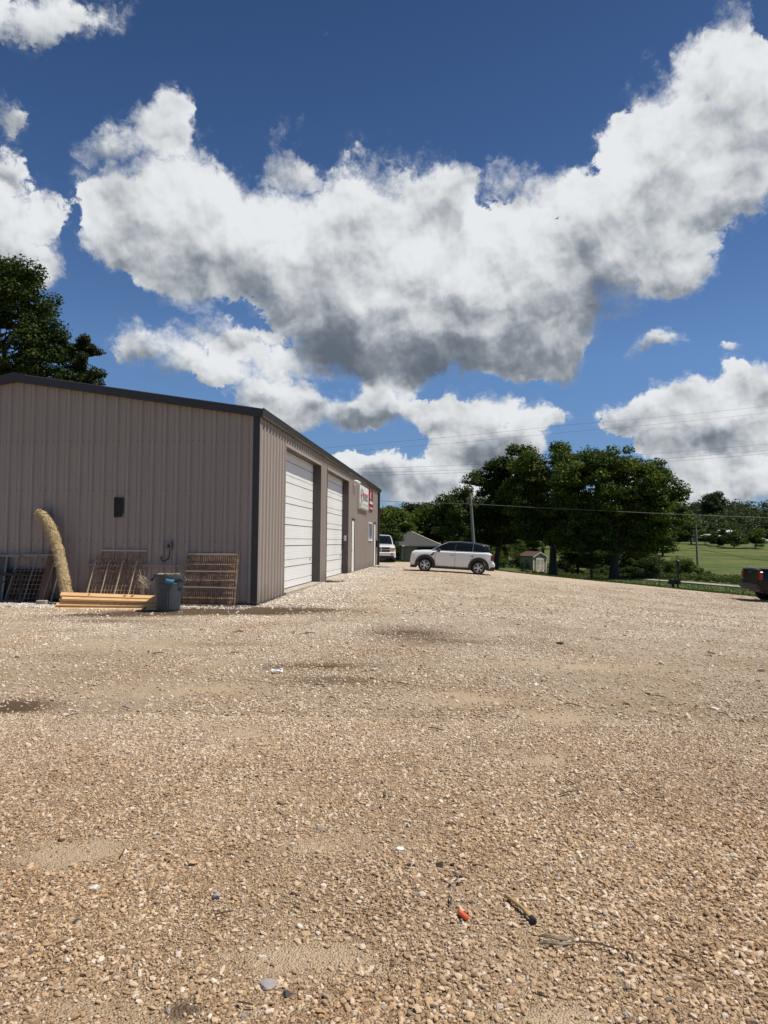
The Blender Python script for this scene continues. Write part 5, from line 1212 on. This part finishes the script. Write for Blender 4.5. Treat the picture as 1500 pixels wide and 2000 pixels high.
# wooded hill: one mass
def wood(name, spots_, nl, size, fm, seed, rs=(3.2, 5.2)):
    r = np.random.default_rng(seed); C = []; R = []
    for x, y, h in spots_:
        z = zg(x, y)
        for j in range(9):
            q = r.random() * 6.28; e = r.random() ** .5; rr = r.uniform(.28, .5) * rs[0]; C.append((x + math.cos(q) * e * rs[0] * .8, y + math.sin(q) * e * rs[0] * .8, z + h * (.35 + .6 * r.random()) - rr * .5)); R.append(rr)
    V, Q, T = leaves(C, R, nl, size, seed, shell=.7); me = array_mesh(name, V, Q, fm, {'tone': ('POINT', T)}); o = bpy.data.objects.new(name, me); COL.objects.link(o); return o
r_ = np.random.default_rng(5); sp = []
for i in range(330):
    Y = r_.uniform(215, 330); px = r_.uniform(1275, 1640); X = (px - 750) / 1387 * Y
    hor = 1057 + (px - 750) * .01; topc = np.interp(px, [1275, 1330, 1360, 1420, 1450, 1480, 1510, 1640], [1000, 988, 976, 968, 974, 982, 974, 970]) + r_.normal() * 5
    sp.append((X, Y, Y))
    zt = 1.6 + (hor - topc) / 1387 * Y; sp[-1] = (X, Y, max(3., (zt - zg(X, Y)) * (.55 + .45 * (Y - 215) / 115)))
o = wood('hill_wood', sp, 110000, .95, f_far, 81, (5.2, 7)); tag(o, 'dark wooded hillside on the right horizon', kind='stuff')
sp = []
for i in range(150):
    Y = r_.uniform(150, 230); px = r_.uniform(560, 1300); X = (px - 750) / 1387 * Y; hor = 1057 + (px - 750) * .01; topc = 992 + r_.normal() * 5
    sp.append((X, Y, max(3., (1.6 + (hor - topc) / 1387 * Y - zg(X, Y)) * r_.uniform(.7, 1.))))
o = wood('far_wood', sp, 60000, .85, f_far, 82, (4.6, 7)); tag(o, 'dark distant woods low behind the background trees', kind='stuff')

# bushes and roadside weeds
def bush(x, y, w, h, n, fm, label, seed, size=.13, group=None):
    r = tag(empty('bush', (x, y, zg(x, y))), label, 'bush', group); C, R = crown_clumps([(0, 0, h * .5, w / 2, w / 2, h * .5), (w * .2, 0, h * .35, w / 3, w / 3, h * .35)], 22, h * .14, h * .26, seed)
    V, Q, T = leaves(C, R, n, size, seed, shell=.3); me = array_mesh('foliage', V, Q, fm, {'tone': ('POINT', T)}); o = bpy.data.objects.new('foliage', me); COL.objects.link(o); o.parent = r
    mb = MB()
    for i in range(9): e = C[i]; mb.tube([(0, 0, -.1), (e[0] * .4, e[1] * .4, e[2] * .6), tuple(e)], [.03, .02, .008], 5)
    mb.build('stems', m_trunk, r); return r
def pxy(px, Y): return (px - 750) / 1387 * Y, Y
for px, Y, w, h, fm, lab in [(1268, 60, 2.0, 2.3, f_dark, 'dark bush right of the big shade tree trunk'), (1300, 62, 2.4, 1.9, f_dark, 'dark bush behind the mailboxes'), (1318, 66, 1.6, 2.8, f_mid, 'tall narrow bush behind the lantern post'), (1345, 62, 1.9, 2.2, f_mid, 'bush left of the far power pole'),
        (1372, 60, 1.5, 1.2, f_light, 'light low bush right of the far power pole'), (1232, 60, 2.0, 1.7, f_dark, 'dark bush just right of the big trunk'), (1180, 66, 2.6, 1.4, f_dark, 'dark low bush between the two trunks'), (1432, 150, 6.5, 5.4, f_light, 'bright round bush at the top of the field'), (1474, 150, 5, 4.4, f_mid, 'bush left of the far roofs at the right edge'),
        (1325, 165, 6, 4.2, f_mid, 'bush at the field top under the ridge'), (1378, 160, 6, 3.8, f_mid, 'wide bush right of the pole at the field top'), (1402, 155, 4, 3.2, f_dark, 'dark bush between the pole and the bright round bush'), (1110, 80, 5, 2.2, f_dark, 'dark undergrowth bush right of the garden shed'), (960, 82, 4, 3.0, f_mid, 'bush behind the rear of the white car'), (1000, 88, 4, 3.4, f_light, 'light bush left of the garden shed'), (870, 90, 5, 2.4, f_dark, 'dark bush hidden behind the white car'), (786, 92, 2.5, .8, f_mid, 'small bush in front of the house'), (797, 93, 2.2, .7, f_light, 'pale shrub below the house wall')]:
    x, y = pxy(px, Y); bush(x, y, w, h, int(2600 + 500 * w), fm, lab, int(px), .13 if Y < 100 else .3)
def weeds(name, pts, size, fm, n, label):
    C = [(x, y, zg(x, y) + h * .4) for x, y, h in pts]; R = [h * .55 for x, y, h in pts]; V, Q, T = leaves(C, R, n, size, 7, shell=.1)
    me = array_mesh(name, V, Q, fm, {'tone': ('POINT', T)}); o = bpy.data.objects.new(name, me); COL.objects.link(o); return tag(o, label, kind='stuff')
pts = []
for i in range(520):
    t = r_.random(); y = np.interp(t, [0, .3, 1], [66, 56, 38]); x = np.interp(y, [12, 27, 37, 43.8, 49, 53.6, 58, 61.5, 65.5, 72], [44, 31, 25, 22.4, 20.8, 19.3, 17.6, 15, 12, 8]); off = 1.1 + abs(r_.normal()) * 2.2
    pts.append((x + off * .9, y + off * .5, r_.uniform(.25, .75)))
weeds('roadside_weeds', pts, .12, f_light, 34000, 'bright green weeds along the far side of the pale road')
pts = [(r_.uniform(-4, 30), r_.uniform(84, 100), r_.uniform(.3, 1.1)) for i in range(260)]; weeds('undergrowth', pts, .2, f_dark, 16000, 'dark undergrowth at the back of the lawn')
# grass blades: lawn and the ragged rim of the gravel
def blades(name, X, Y, h, w, fm, label):
    n = len(X); r = np.random.default_rng(9); Z = z_ground(X, Y); q = r.random(n) * 6.28; H = h * r.uniform(.5, 1.3, n); lx = r.normal(0, .4, n) * H; ly = r.normal(0, .4, n) * H; c_, s_ = np.cos(q) * w, np.sin(q) * w
    V = np.stack([np.stack([X - c_, Y - s_, Z - .02], 1), np.stack([X + c_, Y + s_, Z - .02], 1), np.stack([X + lx, Y + ly, Z + H], 1)], 1).reshape(-1, 3)
    me = array_mesh(name, V, np.arange(3 * n).reshape(n, 3), fm, {'tone': ('POINT', np.repeat(r.random(n) * .5, 3))}, tri=True); o = bpy.data.objects.new(name, me); COL.objects.link(o); tag(o, label, kind='stuff')
n = 60000; yb_ = r_.uniform(0, 1, n) ** 1.5; xb = r_.uniform(0, 34, n); yb_ = edge_y(xb) - .25 + yb_ * 22; blades('lawn_blades', xb, yb_, .09, .02, foliage('grass_blades', (.05, .075, .015), (.085, .12, .026), (.15, .17, .05)), 'short mown grass on the lawn')
p = BW(.5, 22.0); n = 420; xb = p.x + r_.normal(0, .35, n); yb_ = p.y + r_.normal(0, .35, n); blades('weed_tuft', xb, yb_, .09, .006, f_light, 'low weed tuft growing in the gravel by the door wall')

# ================================================================== poles, wires, posts
m_pole = mat('weathered_pole', rough=.9); nb = NB(m_pole); nb.color(nb.ramp(nb.noise(nb.mapping(nb.pos(), (20, 20, 1)), 2, 5), [(.3, (.17, .15, .13)), (.7, (.33, .30, .26))]))
m_wire = mat('wire', (.03, .03, .032), .6); m_wirepale = mat('pale_wire', (.22, .21, .19), .5)
x1 = (928 - 750) / 1387 * 58
r = tag(empty('utility_pole', (x1, 58, zg(x1, 58))), 'weathered wooden pole leaning left behind the white car', 'pole')
MB().tube([(0, 0, -.2), (-.10, 0, 2.4), (-.40, 0, 6.65)], [.15, .135, .10], 12).build('pole', m_pole, r); MB().box(-.46, -.28, -.14, -.10, 5.6, 5.75).build('bracket', m_grey, r)
x2 = (1363 - 750) / 1387 * 100; z2 = zg(x2, 100)
r = tag(empty('utility_pole', (x2, 100, z2)), 'far power pole with crossarm standing in the green field', 'pole')
MB().tube([(0, 0, -.2), (-.15, 0, 4.), (-.28, 0, 4.7 - z2)], [.16, .14, .10], 12).build('pole', m_pole, r)
H2 = 4.5 - z2
MB().box(-1.35, 1.1, -.06, .06, H2 - .05, H2 + .06).build('crossarm', m_pole, r); MB().box(-.9, .8, -.06, .06, H2 - .95, H2 - .86).build('crossarm', m_pole, r)
MB().tube([(-.27, .05, H2 - .8), (.35, .05, H2 - .05)], .03, 5).build('brace', m_pole, r)
for q in (-1.25, -.75, .5, 1.0): MB().lathe([(.04, 0), (.07, .05), (.05, .12), (.07, .16), (.03, .22)], 8, (q, 0, H2 + .06)).build('insulator', m_grey, r)
def sky_pt(px, py, Y):
    d = Vector((0, math.cos(math.radians(2.35)), math.sin(math.radians(2.35)))) * 1387; rt = Vector((1, 0, 0)); up = Vector((0, -math.sin(math.radians(2.35)), math.cos(math.radians(2.35))))
    a = math.radians(.57); R_ = rt * math.cos(a) + up * math.sin(a); U_ = -rt * math.sin(a) + up * math.cos(a); v = d + R_ * (px - 750) - U_ * (py - 1000); return Vector((0, 0, 1.6)) + v * (Y / v.y)
def wire(pts, r, m_, label, group=None, sag=.4):
    """a line hung through the given points, carried on past the frame at both ends"""
    P_ = [Vector(p_) for p_ in pts]; a = P_[0] + (P_[0] - P_[1]).normalized() * 25; b = P_[-1] + (P_[-1] - P_[-2]).normalized() * 45; out = [a]
    for i in range(len(P_) - 1):
        for t in np.linspace(0, 1, 12, endpoint=False): q = P_[i].lerp(P_[i + 1], t); q.z -= sag * 4 * t * (1 - t) * .25; out.append(q)
    out += [P_[-1], b]; mb = MB(); mb.tube(out, r * .8, 5); return tag(mb.build('overhead_wire', m_), label, 'wire', group)
wire([sky_pt(735, 978, 64), sky_pt(920, 984, 58), sky_pt(1210, 999, 52), sky_pt(1500, 1011, 48)], .022, m_wirepale, 'thick pale cable crossing in front of the shade trees from the leaning pole', sag=.1)
for y0, ym, y1, Y, lab in [(870, 829, 792, 72, 'uppermost thin overhead wire in the sky'), (881, 843, 805, 72, 'second thin overhead wire from the top'), (916, 897, 866, 66, 'third overhead wire, passing behind the treetops'), (924, 908, 878, 66, 'fourth overhead wire from the top'), (929, 914, 885, 66, 'lowest of the five overhead wires in the sky')]:
    wire([sky_pt(690, y0, Y), sky_pt(1120, ym, Y), sky_pt(1510, y1, Y)], .012, m_wire, lab, 'five overhead wires in the sky', .3)
Pp = Vector((x2 - .2, 100, z2 + (4.6 - z2) * .62)); Pp = sky_pt(1359, 1070, 100)
wire([sky_pt(1285, 1080, 112), Pp, sky_pt(1430, 1084, 90), sky_pt(1505, 1096, 78)], .03, m_wire, 'low black cable sagging across the green field from the far pole', sag=.3)
for k_, (dx, y0) in enumerate(((-1.25, 1021), (1.0, 1022))): wire([sky_pt(1290, y0 - 3, 112), Vector((x2 + dx, 100, z2 + H2 + .28)), sky_pt(1505, y0 + 5, 88)], .012, m_wirepale, ['thin line from the left end of the far crossarm', 'thin line from the right end of the far crossarm'][k_], sag=.2)
# mailboxes, lantern post, thin sign post at the lawn edge
def pg(px, Y): x = (px - 750) / 1387 * Y; return x, Y, zg(x, Y)
x, y, z = pg(1318, 39.5); r = tag(empty('mailbox_pair', (x, y, z), .1), 'pair of black mailboxes on one post at the lawn edge', 'mailbox')
MB().box(-.18, -.07, -.06, .06, -.3, .36).build('post', m_blk, r)
for q in (-.18, .10):
    mb = MB(); mb.prism([(q - .10, .36), (q + .10, .36), (q + .10, .50), (q + .07, .56), (q, .585), (q - .07, .56), (q - .10, .50)], -.26, .22); mb.build('mailbox', m_blk, r)
MB().box(-.30, .24, -.2, .2, .32, .358).build('shelf', m_blk, r); MB().box(-.305, -.285, -.1, -.08, .44, .60).build('flag', m_blk, r)
x, y, z = pg(1323.5, 40.2); r = tag(empty('lantern_post', (x, y, z)), 'slim black lantern post beside the mailboxes', 'lamp post')
MB().tube([(0, 0, -.3), (0, 0, 1.42)], .05, 8).build('post', m_blk, r); MB().lathe([(.05, 1.42), (.11, 1.45), (.13, 1.62)], 6).build('lantern', m_carglass, r); MB().lathe([(.15, 1.62), (.14, 1.66), (.03, 1.74)], 6).build('lantern_cap', m_blk, r)
x, y, z = pg(1287, 41); r = tag(empty('sign_post', (x, y, z), 1.2), 'thin post with a narrow dark sign seen nearly edge on', 'sign post')
MB().tube([(0, 0, -.3), (0, 0, 1.95)], .02, 6).build('post', m_blk, r); MB().box(-.17, .17, -.035, -.02, 1.42, 1.85).build('sign_plate', m_blk, r)

# ================================================================== garden shed and house
m_siding = mat('tan_siding', (.44, .38, .31), .8); m_trimw = mat('cream_trim', (.80, .75, .63), .7); m_shroof = mat('brown_shingle', rough=.9); nb = NB(m_shroof); nb.color(nb.ramp(nb.noise(nb.pos(), 9, 5, .7), [(.3, (.07, .035, .026)), (.7, (.14, .075, .055))]))
x, y = (1055 - 750) / 1387 * 85, 85.; r = tag(empty('garden_shed', (x, y, zg(x, y)), math.radians(-12)), 'small tan garden shed with double doors, ramp and brown roof', 'shed')
r.rotation_euler.z = math.radians(30)
Wd, Dp, Hh, Rg = 2.15, 2.5, 1.85, .5
mb = MB(); mb.prism([(-Wd / 2 + .05, 0), (Wd / 2 - .05, 0), (Wd / 2 - .05, Hh), (0, Hh + Rg - .03), (-Wd / 2 + .05, Hh)], .03, Dp - .03); mb.build('wall', m_siding, r)
for i in range(11):
    xx = -Wd / 2 + .06 + i * (Wd - .12) / 10
    if abs(xx) > .62: MB().box(xx - .02, xx + .02, .012, .03, .05, Hh).build('batten', m_siding, r)
for i in range(9): MB().box(-Wd / 2 + .035, -Wd / 2 + .05, .15 + i * .28, .18 + i * .28, .05, Hh - .05).build('batten', m_siding, r)
for sg in (-1, 1):
    MB().prism([(0, Hh + Rg + .05), (0, Hh + Rg), (sg * (Wd / 2 + .12), Hh - .06), (sg * (Wd / 2 + .12), Hh)], -.12, Dp + .1).build('roof', m_shroof, r)
    MB().prism([(0, Hh + Rg), (0, Hh + Rg - .10), (sg * (Wd / 2 + .10), Hh - .17), (sg * (Wd / 2 + .10), Hh - .07)], -.135, -.10).build('bargeboard', m_trimw, r)
    MB().box(sg * (Wd / 2 - .05) - .05, sg * (Wd / 2 - .05) + .05, -.01, .05, 0, Hh).build('corner_board', m_trimw, r)
    d_ = empty('door', (0, 0, 0)); d_.parent = r; a, b = (sg * .02, sg * .60); a, b = min(a, b), max(a, b)
    MB().box(a, b, -.015, .01, .08, 1.50).build('door_leaf', m_siding, d_)
    mb = MB(); mb.box(a, a + .08, -.03, -.016, .08, 1.50); mb.box(b - .08, b, -.03, -.016, .08, 1.50); mb.box(a + .08, b - .08, -.03, -.016, 1.42, 1.50); mb.box(a + .08, b - .08, -.03, -.016, .08, .16); mb.box(a + .08, b - .08, -.03, -.016, .62, .72); mb.build('door_rails', m_trimw, d_)
MB().box(-.66, .66, -.03, .01, 1.51, 1.60).build('door_head', m_trimw, r)
MB().box(-.5, .5, -.02, .02, 1.66, 1.80).build('transom_window', m_carglass, r); mb = MB(); mb.box(-.56, .56, -.03, .015, 1.61, 1.655); mb.box(-.56, .56, -.03, .015, 1.805, 1.85); mb.build('transom_frame', m_trimw, r)
wn = empty('window', (-Wd / 2, 1.2, 1.15)); wn.parent = r; MB().box(.02, .04, -.22, .22, -.30, .30).build('pane', m_carglass, wn)
mb = MB(); mb.box(0, .03, -.27, -.22, -.35, .35); mb.box(0, .03, .22, .27, -.35, .35); mb.box(0, .03, -.22, .22, .30, .35); mb.box(0, .03, -.22, .22, -.35, -.30); mb.box(0, .03, -.02, .02, -.30, .30); mb.build('frame', m_trimw, wn)
MB().prism([(0, .10), (-.9, -.12), (-.9, -.18), (0, .02)], -.62, .62, 'yz').build('ramp', mat('pale_ramp', (.60, .54, .45), .8), r)

m_roofg = mat('grey_shingle', rough=.9); nb = NB(m_roofg); P = nb.pos(); nb.color(nb.ramp(nb.noise(P, 5, 6, .75), [(.3, (.038, .036, .034)), (.7, (.08, .076, .072))]))
m_brickt = mat('tan_brick_wall', rough=.9); nb = NB(m_brickt); nb.color(nb.ramp(nb.noise(nb.pos(), 6, 5, .7), [(.3, (.60, .40, .27)), (.7, (.78, .54, .38))]))
hx, hy = (845 - 750) / 1387 * 96, 96.; hz = zg(hx, hy) - .1; r = tag(empty('house', (0, hy, hz)), 'low tan house with grey hipped shingle roof behind the parked cars', 'house')
E_ = 1.06 - hz; Rz = 2.95 - hz; xl, xr = -6.0, 8.0
MB().box(2.65, xr - .4, .4, 8.5, -.2, E_).build('wall', m_brickt, r); MB().box(xl + .4, 2.649, 2.2, 8.5, -.2, E_).build('wall', m_brickt, r)
mb = MB(); o_v = [(xl, 0, E_), (xr, 0, E_), (xr, 9, E_), (xl, 9, E_), (-3, 4.5, Rz), (3.9, 4.5, Rz)]
mb.add(o_v, [(0, 1, 5, 4), (1, 2, 5), (2, 3, 4, 5), (3, 0, 4), (0, 3, 2, 1)]); mb.build('roof', m_roofg, r)
MB().box(xl, xr, -.04, .0, E_ - .12, E_ + .02).build('fascia', m_trimw, r); MB().tube([(xr, 0, E_ + .03), (3.9, 4.5, Rz + .03)], .06, 5).build('hip_cap', m_trimw, r)
MB().box(2.45, 2.62, .1, .3, -.2, E_ - .1).build('porch_post', m_trimw, r)
pv = MB(); pv.prism([(.6, E_ + .05), (1.5, E_ + .42), (2.75, E_ - .15), (2.75, E_ - .25), (1.5, E_ + .30), (.6, E_ - .05)], -.5, .6); pv.build('porch_gable', m_trimw, r)
w_ = empty('window', (1.7, 2.19, 1.0)); w_.parent = r; MB().box(-.5, .5, -.03, -.01, -.5, .75).build('pane', m_carglass, w_); mb = MB(); mb.box(-.55, .55, -.06, -.031, .10, .16); mb.box(-.56, -.5, -.06, -.01, -.55, .8); mb.box(.5, .56, -.06, -.01, -.55, .8); mb.build('frame', m_trimw, w_)
MB().box(4.55, 7.3, .34, .40, .2, E_ - .25).build('garage_opening', m_dark, r); mb = MB(); mb.box(4.35, 4.55, .30, .40, 0, E_ - .1); mb.box(4.551, 7.5, .30, .40, E_ - .25, E_ - .1); mb.build('garage_trim', m_siding, r)
# distant roofs and a pale tank beyond the field
def roofbox(name, px, Y, w, d, zt, h, m_, label, cat):
    x = (px - 750) / 1387 * Y; hor = 1057 + (px - 750) * .01; z = 1.6 + (hor - zt) / 1387 * Y; r = tag(empty(name, (x, Y, z - h)), label, cat)
    MB().box(-w / 2, w / 2, 0, d, -2.5, h * .6).build('wall', m_siding, r); MB().prism([(-.4, h * .6), (d / 2, h), (d + .4, h * .6), (d / 2, h * .55)], -w / 2 - .3, w / 2 + .3, 'yz').build('roof', m_, r); MB().box(-w * .2, w * .1, -.03, -.005, -.2, h * .4).build('door', m_dark, r); return r
m_lroof = mat('pale_metal_roof', (.50, .51, .52), .5)
roofbox('low_building', 1388, 195, 9, 6, 1043, 1.9, m_lroof, 'low pale roofed building beyond the field right of the far pole', 'building')
roofbox('low_building', 1345, 195, 3.5, 4, 1041, 1.8, m_lroof, 'small pale roofed outbuilding left of the far pole', 'building')
roofbox('low_building', 1462, 200, 9, 5, 1049, 1.3, m_lroof, 'long low pale roof near the right edge beyond the field', 'building')
roofbox('low_building', 1520, 205, 14, 5, 1054, 1.2, m_lroof, 'long pale roof running out of the frame at the right edge', 'building')
x = (1420 - 750) / 1387 * 200; z = 1.6 + (1063.7 - 1043) / 1387 * 200; r = tag(empty('storage_tank', (x, 200, z), .5), 'pale cylindrical tank lying beyond the field', 'tank')
o = MB().lathe([(.01, -2.9), (.9, -2.8), (1.15, -2.4), (1.15, 2.4), (.9, 2.8), (.01, 2.9)], 20, (0, 0, 0), 'y').build('drum', m_lroof, r); o.rotation_euler = (0, 0, math.radians(70))
for q in (-1.6, 1.6): MB().box(q - .2, q + .2, -.8, .8, -3.2, -.9).build('saddle', m_dark, r)
# a bird in the sky
bp = sky_pt(1088, 427, 150); r = tag(empty('bird', bp, .4), 'tiny dark bird flying in front of the big cloud', 'bird')
mb = MB(); mb.loft([[(x_, y_ * k_, z_ * k_) for y_, z_ in ((.1, 0), (0, .1), (-.1, 0), (0, -.1))] for x_, k_ in ((-.45, .1), (-.2, .8), (.05, 1.), (.25, .7), (.38, .1))]); 
mb.add([(0.1, .08, .03), (-.15, .08, .03), (-.05, .55, .2), (.05, .55, .2), (-.15, .98, .05)], [(0, 1, 2, 3), (3, 2, 4)]); mb.add([(0.1, -.08, .03), (-.15, -.08, .03), (-.05, -.55, .2), (.05, -.55, .2), (-.15, -.98, .05)], [(0, 3, 2, 1), (3, 4, 2)]); mb.build('body', m_blk, r)
